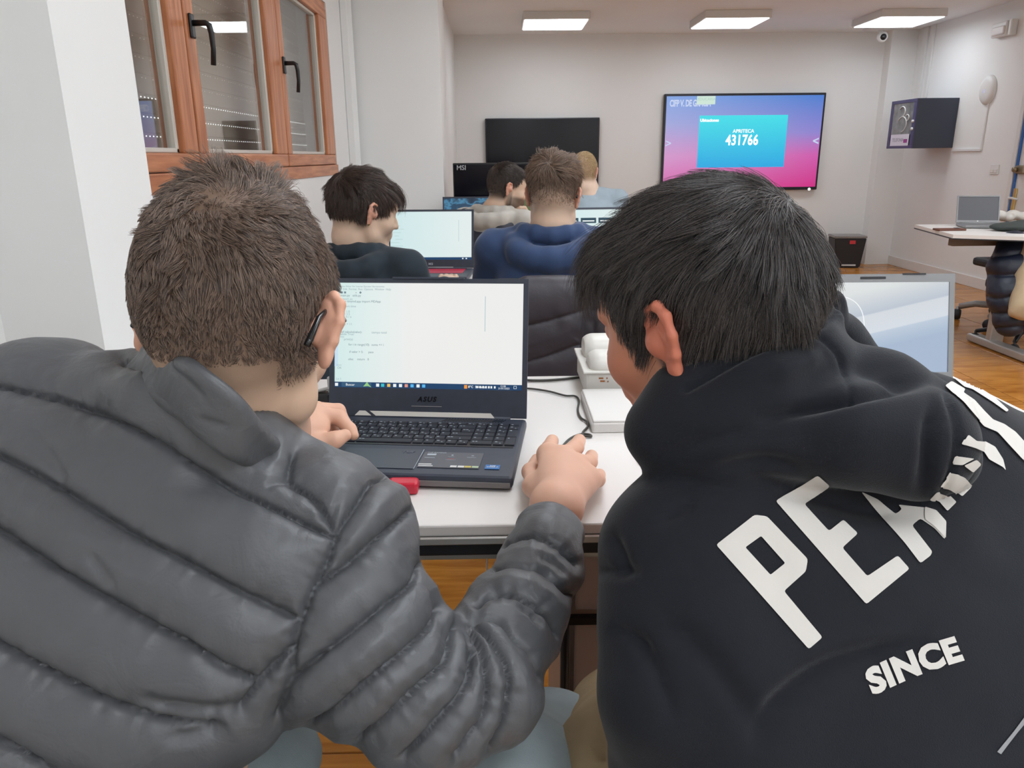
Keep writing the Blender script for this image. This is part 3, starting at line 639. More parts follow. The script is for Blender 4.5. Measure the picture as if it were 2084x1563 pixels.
textobj('maker_text', 'MSI', .042, mat('logo_grey', (.5, .5, .52), .4), mo, Matrix.Translation((-.205, -.0185, ma[2] - .75 - .03)) @ Matrix.Rotation(math.pi / 2, 4, 'X'), .0005, .0003)
tubeobj('stand', [(0, .02, .01), (0, .02, .25)], .018, M_black, mo); B('stand_foot', (0, .02, .006), (.22, .16, .012), M_black, mo, .004)
gp = at(1067, 405, Y=4.6)
gb = empty('green_case', (gp[0] + .03, 4.75, .75), 'dull green upright case between the bearded man and the boy in blue', 'case')
B('case_body', (.02, 0, .13), (.16, .06, .26), mat('dull_green', (.16, .20, .09), .6), gb, .008); B('case_clasp', (.0, -.032, .22), (.03, .006, .02), M_steel, gb, .002)
# laptop on the meeting table
M_lid6 = mat('closed_grey_screen', (.10, .10, .11), .35)
p = at(1995, 463, Z=.75)
L6, lid6, d6 = laptop('open_laptop', 'grey laptop with a dark screen on the pointed meeting table', None, (p[0] + .03, p[1] + .09, .75), .255, .19, math.radians(-14), math.radians(16), .178, M_lapg, M_lid6, (.008, .008, .016))
B('logo_dot', (0, -.004, .010), (.008, .001, .005), M_white, lid6)
p = at(1948, 468, Z=.752) + np.array([-.05, 0, 0]); ph = empty('phone_case', (p[0], p[1], .75), 'thin brown phone case lying left of the grey laptop on the meeting table', 'phone')
B('case_body', (0, 0, .006), (.17, .08, .012), mat('brown_leather', (.14, .05, .03), .6), ph, .003); B('camera_bump', (.05, .01, .0135), (.025, .025, .003), M_black, ph, .001)
# ---------------------------------------------------------------- sculpting: soft unions of round solids, surfaced on a fine grid
def smin(a, b, k):
    h = np.clip(0.5 + 0.5 * (b - a) / k, 0, 1); return b + (a - b) * h - k * h * (1 - h)
def smax(a, b, k): return -smin(-a, -b, k)
class Solid:
    def __init__(s): s.p = []
    def cone(s, a, b, ra, rb=None, k=.02, sub=False):
        rb = ra if rb is None else rb; a, b = np.array(a, float), np.array(b, float)
        s.p.append(('c', a, b, ra, rb, k, sub, (a + b) / 2, np.linalg.norm(b - a) / 2 + max(ra, rb))); return s
    def chain(s, pts, rs, k=.02, sub=False):
        rs = rs if hasattr(rs, '__len__') else [rs] * len(pts)
        for i in range(len(pts) - 1): s.cone(pts[i], pts[i + 1], rs[i], rs[i + 1], k, sub)
        return s
    def ell(s, c, r, R=None, k=.02, sub=False):
        c = np.array(c, float); r = np.array(r, float); R = np.eye(3) if R is None else np.array(R)
        s.p.append(('e', c, r, R, None, k, sub, c, r.max())); return s
    def place(s, R, t, sc=1.0):
        """rigidly moved copy: x -> R x * sc + t"""
        o = Solid(); R = np.array(R); t = np.array(t)
        for q in s.p:
            if q[0] == 'c':
                a, b = R @ q[1] * sc + t, R @ q[2] * sc + t
                o.p.append(('c', a, b, q[3] * sc, q[4] * sc, q[5] * sc, q[6], (a + b) / 2, q[8] * sc))
            else:
                c = R @ q[1] * sc + t; o.p.append(('e', c, q[2] * sc, R @ q[3], None, q[5] * sc, q[6], c, q[8] * sc))
        return o
    def add(s, o): s.p += o.p; return s
    @staticmethod
    def dist(q, P):
        if q[0] == 'c':
            a, b, ra, rb = q[1], q[2], q[3], q[4]; ab = b - a; L = ab @ ab + 1e-12
            t = np.clip(((P - a) @ ab) / L, 0, 1)
            return np.linalg.norm(P - a - t[..., None] * ab, axis=-1) - (ra + (rb - ra) * t)
        d = (P - q[1]) @ q[3]; u = d / q[2]; k0 = np.linalg.norm(u, axis=-1); k1 = np.linalg.norm(u / q[2], axis=-1) + 1e-9
        return k0 * (k0 - 1) / k1
    def val(s, P):
        P = np.asarray(P, float); v = np.full(P.shape[:-1], 1e3)
        for q in s.p:
            d = s.dist(q, P); v = smax(v, -d, q[5]) if q[6] else np.where(v > 50, d, smin(v, d, q[5]))
        return v
    def grad(s, P, e=.0015):
        g = np.stack([s.val(P + np.eye(3)[i] * e) - s.val(P - np.eye(3)[i] * e) for i in range(3)], -1)
        return g / (np.linalg.norm(g, axis=-1, keepdims=True) + 1e-9)
def surface(sol, h, lo=None, hi=None, clip=None, NB=8):
    """surface nets over sparse blocks; returns verts, quads"""
    cs = np.array([q[7] for q in sol.p if not q[6]]); rr = np.array([q[8] for q in sol.p if not q[6]])
    lo = (cs - rr[:, None]).min(0) - 4 * h if lo is None else np.array(lo, float); hi = (cs + rr[:, None]).max(0) + 4 * h if hi is None else np.array(hi, float)
    bs = NB * h; nb = np.ceil((hi - lo) / bs).astype(int)
    g = np.stack(np.meshgrid(*[np.arange(n) for n in nb], indexing='ij'), -1).reshape(-1, 3)
    cen = lo + (g + .5) * bs; half = bs * .87
    v = np.full(len(cen), 1e3); reach = []
    for q in sol.p:
        d = np.linalg.norm(cen - q[7], axis=1) - q[8]
        near = d < half * 2.2 + 2.4 * q[5] + 2 * h
        dd = np.full(len(cen), 1e3)
        if near.any(): dd[near] = sol.dist(q, cen[near])
        if q[0] == 'e': m = near & (dd < half * 2.2 + 2.4 * q[5] + h)
        else: m = near & (dd < half * 1.4 + 2.4 * q[5] + h)
        reach.append(m)
        if q[6]: v = np.where(near, smax(v, -dd, q[5]), v)
        else: v = np.where(near, np.where(v > 50, dd, smin(v, dd, q[5])), v)
    act = np.abs(v) < half * 2.0 + .01
    act &= np.any([m for m in reach], axis=0)
    idx = np.where(act)[0]; blk = g[idx]
    off = np.stack(np.meshgrid(*[np.arange(NB + 1)] * 3, indexing='ij'), -1)
    P = lo + (blk[:, None, None, None, :] * NB + off[None]) * h
    V = np.full(P.shape[:-1], 1e3)
    for q, m in zip(sol.p, reach):
        mm = m[idx]
        if not mm.any(): continue
        d = sol.dist(q, P[mm]); cur = V[mm]
        V[mm] = smax(cur, -d, q[5]) if q[6] else np.where(cur > 50, d, smin(cur, d, q[5]))
    if clip is not None: V = np.maximum(V, clip(P))
    V = np.clip(V, -1, 1); n = NB
    # vertices in cells with a sign change
    corners = [V[:, i:n + i, j:n + j, k:n + k] for i in (0, 1) for j in (0, 1) for k in (0, 1)]
    ins = [c < 0 for c in corners]; cnt = sum(c.astype(np.int8) for c in ins); has = (cnt > 0) & (cnt < 8)
    bi, ci, cj, ck = np.where(has)
    acc = np.zeros((len(bi), 3)); num = np.zeros(len(bi)); co = [(i, j, k) for i in (0, 1) for j in (0, 1) for k in (0, 1)]
    cv = np.stack([c[has] for c in corners], 1)
    for a in range(8):
        for b in range(a + 1, 8):
            if sum(abs(co[a][t] - co[b][t]) for t in range(3)) != 1: continue
            va, vb = cv[:, a], cv[:, b]; x = (va < 0) != (vb < 0); t = np.where(x, va / np.where(x, va - vb, 1), 0)
            acc += np.where(x[:, None], np.array(co[a]) + t[:, None] * (np.array(co[b]) - np.array(co[a])), 0); num += x
    cell = blk[bi] * NB + np.stack([ci, cj, ck], 1)
    verts = lo + (cell + acc / num[:, None]) * h
    tot = nb * NB + 2; key = lambda c: (c[..., 0].astype(np.int64) * tot[1] + c[..., 1]) * tot[2] + c[..., 2]
    kk = key(cell); order = np.argsort(kk); ks = kk[order]
    quads = []
    for ax in range(3):
        sl0 = [slice(0, n)] * 3; sl1 = [slice(0, n)] * 3; sl1[ax] = slice(1, n + 1)
        A = V[(slice(None),) + tuple(sl0)] < 0; Bv = V[(slice(None),) + tuple(sl1)] < 0
        x = A != Bv; b2, i2, j2, k2 = np.where(x); c = blk[b2] * NB + np.stack([i2, j2, k2], 1); flip = A[x]
        u, w = [(1, 2), (2, 0), (0, 1)][ax]; eu = np.zeros(3, int); ew = np.zeros(3, int); eu[u] = 1; ew[w] = 1
        Q = np.stack([key(c), key(c - eu), key(c - eu - ew), key(c - ew)], 1)
        pos = np.clip(np.searchsorted(ks, Q), 0, len(ks) - 1); ok = (ks[pos] == Q).all(1); q = order[pos][ok]; f = flip[ok]
        q[~f] = q[~f][:, ::-1]; quads.append(q)
    return verts, np.concatenate(quads)
def mesh_np(name, v, q, m, parent=None, smooth=True):
    me = bpy.data.meshes.new(name); nq = q.shape[1]
    me.vertices.add(len(v)); me.vertices.foreach_set('co', np.asarray(v, np.float32).ravel())
    me.loops.add(q.size); me.loops.foreach_set('vertex_index', q.ravel().astype(np.int32))
    me.polygons.add(len(q)); me.polygons.foreach_set('loop_start', np.arange(0, q.size, nq, dtype=np.int32))
    me.update(calc_edges=True); me.polygons.foreach_set('use_smooth', [smooth] * len(q)); me.validate()
    return link(name, me, m, parent)
def relax(v, q, it=1, f=.5):
    e = np.concatenate([q[:, [0, 1]], q[:, [1, 2]], q[:, [2, 3]], q[:, [3, 0]]])
    deg = np.bincount(e[:, 0], minlength=len(v)) + np.bincount(e[:, 1], minlength=len(v)); deg = np.maximum(deg, 1)
    for _ in range(it):
        s = np.stack([np.bincount(e[:, 0], v[e[:, 1], i], len(v)) + np.bincount(e[:, 1], v[e[:, 0], i], len(v)) for i in range(3)], 1)
        v = v + f * (s / deg[:, None] - v)
    return v
def vnormals(v, q):
    a = v[q[:, 2]] - v[q[:, 0]]; b = v[q[:, 3]] - v[q[:, 1]]; fn = np.cross(a, b); n = np.zeros_like(v)
    for c in range(4):
        for i in range(3): n[:, i] += np.bincount(q[:, c], fn[:, i], len(v))
    return n / (np.linalg.norm(n, axis=1, keepdims=True) + 1e-12)
def vnoise(P, sc, seed=0):
    """smooth 3D value noise, -1..1"""
    X = P * sc + 100.0; I = np.floor(X).astype(np.int64); f = X - I; f = f * f * (3 - 2 * f); o = 0
    for dx in (0, 1):
        for dy in (0, 1):
            for dz in (0, 1):
                hsh = ((I[..., 0] + dx) * 73856093) ^ ((I[..., 1] + dy) * 19349663) ^ ((I[..., 2] + dz) * 83492791) ^ (seed * 2654435)
                hsh = (hsh ^ (hsh >> 13)) * 1274126177 & 0x7fffffff
                w = (f[..., 0] if dx else 1 - f[..., 0]) * (f[..., 1] if dy else 1 - f[..., 1]) * (f[..., 2] if dz else 1 - f[..., 2])
                o = o + w * ((hsh % 65536) / 32768. - 1)
    return o
def seamdist(U, V, poly):
    """pixel distance to a drawn line and the parameter along it"""
    best = np.full(U.shape, 1e9); par = np.zeros(U.shape); L = 0.
    P = np.array(poly, float)
    for a, b in zip(P[:-1], P[1:]):
        d = b - a; l2 = d @ d; t = np.clip(((U - a[0]) * d[0] + (V - a[1]) * d[1]) / l2, 0, 1)
        r = np.hypot(U - a[0] - t * d[0], V - a[1] - t * d[1]); m = r < best
        best = np.where(m, r, best); par = np.where(m, L + t * math.sqrt(l2), par); L += math.sqrt(l2)
    return best, par
def smoothpoly(poly, n=6): return [tuple(p) for p in spline([(x, y) for x, y in poly], n)]
def rotm(yaw=0, pitch=0, roll=0):
    """yaw: left turn, pitch: nod forward, roll: tip to the right; degrees"""
    return np.array(Matrix.Rotation(math.radians(yaw), 3, 'Z') @ Matrix.Rotation(-math.radians(pitch), 3, 'X') @ Matrix.Rotation(math.radians(roll), 3, 'Y'))

# ---------------------------------------------------------------- heads
def head_solid(jaw=1.0, fat=1.0):
    """local frame: x the person's right, y forward, z up, origin between the ears"""
    s = Solid()
    s.ell((0, -.016, .040), (.0745, .097, .083), k=.02)                # cranium
    s.ell((0, -.045, .005), (.062, .060, .070), k=.03)                 # occiput
    s.ell((0, .035, -.015), (.060 * fat, .060, .085), k=.03)           # face block
    s.ell((0, .045, .045), (.058, .045, .045), k=.03)                  # forehead
    for x in (-1, 1):
        s.chain([(x * .056, -.005, -.035), (x * .050 * jaw, .015, -.070), (x * .016, .074, -.098)], [.018, .015, .015], k=.03)
        s.ell((x * .040, .062, -.030), (.022, .022, .022), k=.025)     # cheek
        s.cone((x * .038, .082, .020), (x * .012, .091, .018), .009, .008, k=.012)      # brow
        s.ell((x * .031, .092, .003), (.015, .012, .011), k=.008, sub=True)           # socket
        s.ell((x * .031, .079, .003), (.0125, .0125, .0125), k=.003)                  # eyeball
    s.ell((0, .082, -.100), (.020, .015, .015), k=.02)                 # chin
    s.chain([(0, .088, .012), (0, .102, -.012), (0, .112, -.028)], [.007, .0085, .0105], k=.010)
    for x in (-1, 1): s.ell((x * .012, .100, -.031), (.0075, .010, .0075), k=.008)
    s.ell((0, .084, -.058), (.030, .014, .022), k=.015)
    s.cone((-.020, .092, -.0555), (.020, .092, -.0555), .005, k=.006); s.cone((-.017, .091, -.065), (.017, .091, -.065), .006, k=.006)
    s.cone((-.022, .1005, -.0605), (.022, .1005, -.0605), .0016, k=.004, sub=True)
    return s
def ear_solid(side, flare=28, up=0, sc=1.0):
    """outer ear with rim, bowl and lobe; origin at the ear hole"""
    s = Solid(); s.ell((0, -.002, .004), (.0055, .0145, .024), k=.004)
    rim = [(0.003, .012, .004), (.004, .014, .018), (.005, .006, .029), (.005, -.008, .031), (.005, -.0175, .022), (.004, -.0185, .006), (.002, -.013, -.010), (.001, -.006, -.020)]
    s.chain(rim, [.0028, .0034, .0040, .0042, .0042, .0038, .0036, .0040], k=.004)
    s.chain([(.004, .002, .020), (.0045, -.008, .016), (.0045, -.011, .004), (.003, -.006, -.008)], [.0025, .0028, .0028, .0025], k=.004)
    s.ell((0, -.003, -.024), (.0045, .0085, .0095), k=.006)
    s.ell((.001, .011, -.002), (.0045, .004, .008), k=.004)
    s.ell((.0075, -.001, .000), (.0055, .0085, .0115), k=.003, sub=True)
    s.ell((.0075, .000, .022), (.003, .007, .006), k=.003, sub=True)
    s.cone((0, .006, .002), (-.012, .008, .0), .014, .012, k=.006)
    o = Solid()
    fl = math.radians(flare); a = np.array(Matrix.Rotation(math.radians(up), 3, 'X'))
    Rz = np.array(Matrix.Rotation(fl, 3, 'Z')); R = Rz @ a
    pv = np.array([0, .012, 0]); o = s.place(R, pv - R @ pv * sc + np.array([0, -.002, 0]), sc)
    if side < 0:
        F = np.diag([-1, 1, 1.]); m = Solid()
        for q in o.p:
            if q[0] == 'c': m.p.append(('c', F @ q[1], F @ q[2]) + q[3:7] + (F @ q[7], q[8]))
            else: m.p.append(('e', F @ q[1], q[2], F @ q[3] @ F, None, q[5], q[6], F @ q[7], q[8]))
        o = m
    return o.place(np.eye(3), (side * .0705, -.006, -.008))
def hand_solid(spec, k=.006):
    """spec: palm chain and finger chains in room coordinates"""
    s = Solid()
    for pts, rs, kk in spec: s.chain(pts, rs, kk)
    return s

# ---------------------------------------------------------------- hair as strands
def strands(name, sol, R, c, sc, roots, flow, n, length, rad, m, parent, lift=.25, clump=.75, seed=1, steps=6, wild=.25, nclump=None, hover=.003, grav=.0, droop=None, nsc=38.):
    """roots(local pts)->0..1 density, flow(local pts)->direction in local frame, length(local)->m"""
    rg = np.random.default_rng(seed); R = np.array(R)
    d = rg.normal(size=(n * 4, 3)); d /= np.linalg.norm(d, axis=1, keepdims=True)
    # sphere-trace onto the head in local space
    P = np.array([0, -.012, .03]) + d * .16
    for _ in range(14):
        v = sol.val(P); P = P - d * np.clip(v, -.02, .05)[:, None]
    keep = (np.abs(sol.val(P)) < .002) & (rg.random(len(P)) < roots(P)); P = P[keep][:n]
    N = sol.grad(P); Ln = length(P) * (1 + .22 * rg.normal(size=len(P))).clip(.5, 1.6)
    nz = lambda Q, s0: np.stack([vnoise(Q, nsc, s0), vnoise(Q, nsc, s0 + 1), vnoise(Q, nsc, s0 + 2)], -1)
    nz2 = lambda Q, s0: np.stack([vnoise(Q, nsc * 3, s0 + 7), vnoise(Q, nsc * 3, s0 + 8), vnoise(Q, nsc * 3, s0 + 9)], -1)
    root = P.copy(); W = wild * (nz(P, seed) + .5 * nz2(P, seed)) + .10 * rg.normal(size=P.shape)
    out = [P.copy()]; st = (Ln / steps)[:, None]
    for i in range(steps):
        t = (i + 1) / steps
        N = sol.grad(P, .003); fl = flow(P); dr = fl - N * np.sum(fl * N, 1, keepdims=True) * (1 - .15)
        lf = lift(root) if callable(lift) else lift
        lf = np.asarray(lf)[..., None] if np.ndim(lf) else lf
        dr = dr / (np.linalg.norm(dr, axis=1, keepdims=True) + 1e-6)
        dr = dr + N * lf * (1.35 - t * 1.1) + W * (1.0)
        if droop is not None: dr = dr + droop(P, t)
        dr /= np.linalg.norm(dr, axis=1, keepdims=True) + 1e-6
        P = P + dr * st
        v = sol.val(P); push = np.clip(hover * min(1, t * 2) - v, 0, .02); P = P + N * push[:, None]
        out.append(P.copy())
    Q = np.stack(out, 1)                               # strands x points x 3
    if clump:
        G = nclump or max(20, len(Q) // 45); gi = rg.choice(len(Q), G, replace=False); near = np.zeros(len(Q), int)
        for a in range(0, len(Q), 4000):
            dd = ((root[a:a + 4000, None] - root[gi][None]) ** 2).sum(-1); near[a:a + 4000] = dd.argmin(1)
        Gd = Q[gi][near]; t = (np.arange(steps + 1) / steps)[None, :, None] ** 1.3
        amt = clump * (.6 + .4 * rg.random(len(Q)))[:, None, None]
        Q = Q + (Gd - Gd[:, :1] - (Q - Q[:, :1])) * t * amt * .6 + (Gd - Q) * t * amt * .45
    Wd = (Q.reshape(-1, 3) * sc) @ R.T + np.array(c)
    hc = bpy.data.hair_curves.new(name); hc.add_curves([steps + 1] * len(Q))
    hc.attributes['position'].data.foreach_set('vector', Wd.astype(np.float32).ravel())
    ra = hc.attributes.new('radius', 'FLOAT', 'POINT'); tt = np.tile(1 - .75 * (np.arange(steps + 1) / steps) ** 1.5, len(Q)) * rad
    ra.data.foreach_set('value', tt.astype(np.float32)); hc.materials.append(m)
    o = bpy.data.objects.new(name, hc); COL.objects.link(o); o.parent = parent
    return o
def hair_mat(name, c1, c2, rough=.38, tip=1.0):
    N = NT(name); b = N.b; hi = N.n('ShaderNodeHairInfo'); cr = N.n('ShaderNodeValToRGB'); e = cr.color_ramp.elements
    e[0].color = srgb(*c1); e[1].color = srgb(*c2); e[0].position = .1; e[1].position = .95; N.l(hi, 'Random', cr, 0); N.l(cr, 0, b, 'Base Color')
    b.inputs['Roughness'].default_value = rough; b.inputs['Specular IOR Level'].default_value = .6
    return N.m
def skin_mat(name, c, red, hairc, rough=.5):
    """skin with reddish blood tint and scalp stubble carried by vertex attributes (the person's own colouring)"""
    N = NT(name); b = N.b; a1 = N.n('ShaderNodeAttribute', attribute_name='stubble'); a2 = N.n('ShaderNodeAttribute', attribute_name='blush')
    tc = N.n('ShaderNodeTexCoord'); nz = N.n('ShaderNodeTexNoise'); nz.inputs['Scale'].default_value = 28; nz.inputs['Detail'].default_value = 3; N.l(tc, 'Object', nz, 0)
    m0 = N.n('ShaderNodeMix'); m0.data_type = 'RGBA'; m0.inputs[6].default_value = srgb(*c); m0.inputs[7].default_value = srgb(*[int(x * .93) for x in c]); N.l(nz, 'Fac', m0, 0)
    m1 = N.n('ShaderNodeMix'); m1.data_type = 'RGBA'; m1.inputs[7].default_value = srgb(*red); N.l(a2, 'Fac', m1, 0); N.l(m0, 2, m1, 6)
    m2 = N.n('ShaderNodeMix'); m2.data_type = 'RGBA'; m2.inputs[7].default_value = srgb(*hairc); N.l(a1, 'Fac', m2, 0); N.l(m1, 2, m2, 6)
    N.l(m2, 2, b, 'Base Color'); b.inputs['Roughness'].default_value = rough; b.inputs['Subsurface Weight'].default_value = .08
    b.inputs['Subsurface Radius'].default_value = (.010, .0035, .002); b.inputs['Subsurface Scale'].default_value = 1.0
    n2 = N.n('ShaderNodeTexNoise'); n2.inputs['Scale'].default_value = 900; N.l(tc, 'Object', n2, 0); bp = N.n('ShaderNodeBump'); bp.inputs['Strength'].default_value = .12; bp.inputs['Distance'].default_value = .0006
    N.l(n2, 'Fac', bp, 'Height'); N.l(bp, 0, b, 'Normal')
    return N.m
def vattr(o, name, vals):
    a = o.data.attributes.new(name, 'FLOAT', 'POINT'); a.data.foreach_set('value', np.asarray(vals, np.float32))
def sstep(a, b, x): t = np.clip((x - a) / (b - a), 0, 1); return t * t * (3 - 2 * t)
# ---------------------------------------------------------------- people
I3 = np.eye(3)
def join(parts):
    V, Q, n = [], [], 0
    for v, q in parts: V.append(v); Q.append(q + n); n += len(v)
    return np.concatenate(V), np.concatenate(Q)
class Person:
    def __init__(s, label, group, R, c, sc=1.0, flare=(28, 28), eartilt=0, earsc=1.0):
        s.earsc = earsc
        s.R, s.c, s.sc = np.array(R), np.array(c, float), sc
        s.root = empty('person', (0, 0, 0), label, 'person', group)
        s.head = head_solid(); s.flare = flare; s.eartilt = eartilt; s.ears = []
    def W(s, p): return s.R @ (np.array(p, float) * s.sc) + s.c
    def local(s, P): return (P - s.c) @ s.R / s.sc
    def body(s, extra, h, m, hands=(), hh=.002, stub=None, blush=None, eh=.0016, finish=None):
        b = Solid(); b.add(s.head.place(s.R, s.c, s.sc)); b.add(extra)
        parts = [surface(b, h)]
        for sd in (-1, 1):
            e = ear_solid(sd, s.flare[0 if sd < 0 else 1], s.eartilt, s.earsc)
            parts.append(surface(e.place(s.R, s.c, s.sc), eh))
        for hs in hands: parts.append(surface(hs, hh))
        v, q = join(parts); o = mesh_np('body', v, q, m, s.root)
        L = s.local(v); st = np.clip(stub(L), 0, 1) if stub else np.zeros(len(v)); n0 = len(parts[0][0])
        st[n0:] = 0; vattr(o, 'stubble', st)
        bl = blush(L, v) if blush else np.zeros(len(v))
        ne = n0 + len(parts[1][0]) + len(parts[2][0]); bl[n0:ne] = np.maximum(bl[n0:ne], .55)
        vattr(o, 'blush', np.clip(bl, 0, 1)); s.bodyobj = o; return o
def hairline(L, side_z=-.012, nape_z=-.060, front_y=.075, soft=.012, burns=True):
    """density of head hair: all of the crown, down to the nape behind, ending above the forehead and ears"""
    x, y, z = L[..., 0], L[..., 1], L[..., 2]
    back = sstep(.02, -.03, y)                                   # 1 behind the ears
    low = side_z * (1 - back) + nape_z * back
    low = low + np.where(y > .0, sstep(.02, .085, y) * .085, 0)   # rises towards the forehead
    nearear = np.exp(-(((y + .006) / .020) ** 2 + ((z + .004) / .030) ** 2)) * (np.abs(x) > .05)
    d = sstep(low - soft, low + soft, z) * (1 - .95 * sstep(.45, .9, nearear))
    return d
def whorl(w, swirl=.5, fwd=0.0, part=None):
    """hair flow away from a crown point"""
    w = np.array(w, float)
    def f(L):
        C = np.array([0, -.012, .03]); u = L - C; u /= np.linalg.norm(u, axis=-1, keepdims=True); ww = (w - C) / np.linalg.norm(w - C)
        ca = (u @ ww)[..., None]; g = -(ww - u * ca); g /= np.linalg.norm(g, axis=-1, keepdims=True) + .05
        t = np.cross(np.broadcast_to(ww, u.shape), u); ang = np.arccos(np.clip(ca, -1, 1))
        d = g + swirl * t * np.exp(-(ang / .6) ** 2) * 2
        side = sstep(.10, -.06, L[..., 2])[..., None]
        d = d + np.array([0, -.15, -1.0]) * side * 1.4 + np.array([0, fwd, 0]) * sstep(.02, .10, L[..., 2])[..., None]
        return d
    return f
def seams(v, n, lines, A=.012, W=.030, wr=.0022, groove=.002, seed=3, face=True, scale=None, wlen=26., wfreq=.11):
    """quilting: puffs between stitched lines, gathers beside them"""
    U, V_, Sd = proj(v); D = np.full(len(v), 1e9); PAR = np.zeros(len(v)); ID = np.zeros(len(v))
    for k, ln in enumerate(lines):
        d, p = seamdist(U, V_, smoothpoly(ln, 5)); m = d < D; D = np.where(m, d, D); PAR = np.where(m, p, PAR); ID = np.where(m, k * 37., ID)
    Dm = D * Sd / FPX; x = np.clip(Dm / W, 0, 1); hgt = A * np.sqrt(1 - (1 - x) ** 2) - A * .55
    g = -groove * np.exp(-(D / 3.6) ** 2)
    gather = wr * vnoise(np.stack([PAR * wfreq, D * .013 + ID, ID], -1), 1.0, seed) * np.exp(-D / wlen) * (1 - np.exp(-(D / 5) ** 2))
    fc = sstep(-.1, .25, np.sum(n * (CO - v), 1) / np.linalg.norm(CO - v, axis=1)) if face else 1.0
    return (hgt + g + gather) * fc
def creases(v, n, lines):
    """folds drawn across cloth: (line, depth in m, half width in px, side lift)"""
    U, V_, Sd = proj(v); out = np.zeros(len(v)); fc = sstep(-.1, .25, np.sum(n * (CO - v), 1) / np.linalg.norm(CO - v, axis=1))
    for ln, dep, wpx, *rest in lines:
        d, p = seamdist(U, V_, smoothpoly(ln, 5)); tot = sum(math.dist(a, b) for a, b in zip(ln[:-1], ln[1:]))
        e = np.clip(np.minimum(p, tot - p) / (.25 * tot), 0, 1) if not rest else 1.0
        out -= dep * np.exp(-(d / wpx) ** 2) * e
    return out * fc
def fabric(name, c, rough, sheen=0.0, bump=.25, bscale=700, noise=.05, spec=.4, wr=0.0, wscale=14, sheent=None):
    m = mat(name, c, rough, noise=noise, nscale=30, bump=bump, bscale=bscale, spec=spec, sheen=sheen)
    if wr:
        t = m.node_tree; bp = [n for n in t.nodes if n.type == 'BUMP'][0]; b = t.nodes['Principled BSDF']
        tc = t.nodes.new('ShaderNodeTexCoord'); nz = t.nodes.new('ShaderNodeTexNoise'); nz.inputs['Scale'].default_value = wscale; nz.inputs['Detail'].default_value = 3; nz.inputs['Distortion'].default_value = 1.2
        t.links.new(tc.outputs['Object'], nz.inputs['Vector']); b2 = t.nodes.new('ShaderNodeBump'); b2.inputs['Strength'].default_value = wr; b2.inputs['Distance'].default_value = .01
        t.links.new(nz.outputs['Fac'], b2.inputs['Height']); t.links.new(b2.outputs[0], bp.inputs['Normal'])
    return m
HQ = 1.0
# ================= the boy in the puffer jacket
RA = rotm(-6, 19, 4); cA = at(490, 648, s=.70); SCA = 1.0
A = Person('person with short brown hair and glasses in a dark grey puffer jacket, typing', None, RA, cA, SCA, (64, 52), -8, 1.04)
M_skinA = skin_mat('skin', (242, 212, 182), (226, 140, 118), (88, 68, 56))
NA = at(486, 890, s=.745); RBA = rotm(-14, 30, 16)
bA = Solid()
nkA = [A.W((0, -.034, -.030)), at(448, 780, s=.690), at(480, 870, s=.735)]; bA.chain(nkA, [.052, .049, .050], k=.015)
bA.cone(A.W((0, .012, -.06)), NA + np.array([.02, .02, 0]), .042, .044, k=.02)
hipA = np.array([-.30, .44, .56]); SLA = at(110, 850, s=.76); SRA = at(712, 1060, s=.69)
chest = (SLA + SRA) / 2 + np.array([0, .02, -.12])
dv = np.array([0, 0, -.035]); bA.cone(SLA + dv, SRA + dv, .036, k=.02); bA.cone(NA + dv, chest + dv, .05, .06, k=.03); bA.cone(chest + dv, hipA, .06, .06, k=.03)
elA = at(940, 1390, s=.70); wrA = at(1128, 1065, s=.95)
bA.chain([SRA + np.array([-.02, -.0, -.05]), elA, wrA], [.030, .034, .026], k=.02)
elL = np.array([-.52, .88, .83]); wrL = at(570, 915, s=1.12)
bA.chain([SLA + np.array([0, .03, -.04]), elL, wrL], [.036, .036, .026], k=.02)
for sx in (-1, 1): bA.cone(hipA + np.array([sx * .07, 0, -.02]), hipA + np.array([sx * .08 + .02, .1, -.03]), .06, k=.03)
# right hand lying on the mouse
def hp(x, y, z): return at(x, y, Z=z)
zt = .752
hR = Solid()
hR.chain([wrA, hp(1133, 1030, zt + .048)], [.026, .030], k=.01)
kn = [hp(1116, 925, zt + .048), hp(1150, 927, zt + .052), hp(1180, 945, zt + .048), hp(1200, 975, zt + .040)]
for p in kn: hR.cone(hp(1133, 1030, zt + .044), p, .026, .0150, k=.016)
hR.cone(kn[0], kn[3], .014, .013, k=.014); hR.ell(hp(1145, 985, zt + .038), (.040, .042, .020), k=.014)
hR.chain([kn[0], hp(1118, 912, zt + .046), hp(1124, 897, zt + .026)], [.0130, .0120, .0105], k=.003)
hR.chain([kn[1], hp(1172, 910, zt + .048), hp(1179, 896, zt + .028)], [.0132, .0122, .0105], k=.003)
hR.chain([kn[2], hp(1200, 940, zt + .040), hp(1204, 928, zt + .020)], [.0125, .0115, .0100], k=.003)
hR.chain([kn[3], hp(1216, 976, zt + .032), hp(1220, 966, zt + .014)], [.0115, .0108, .0092], k=.003)
hR.chain([hp(1118, 1030, zt + .036), hp(1086, 990, zt + .028), hp(1080, 960, zt + .020), hp(1092, 935, zt + .014)], [.017, .0135, .011, .009], k=.012)
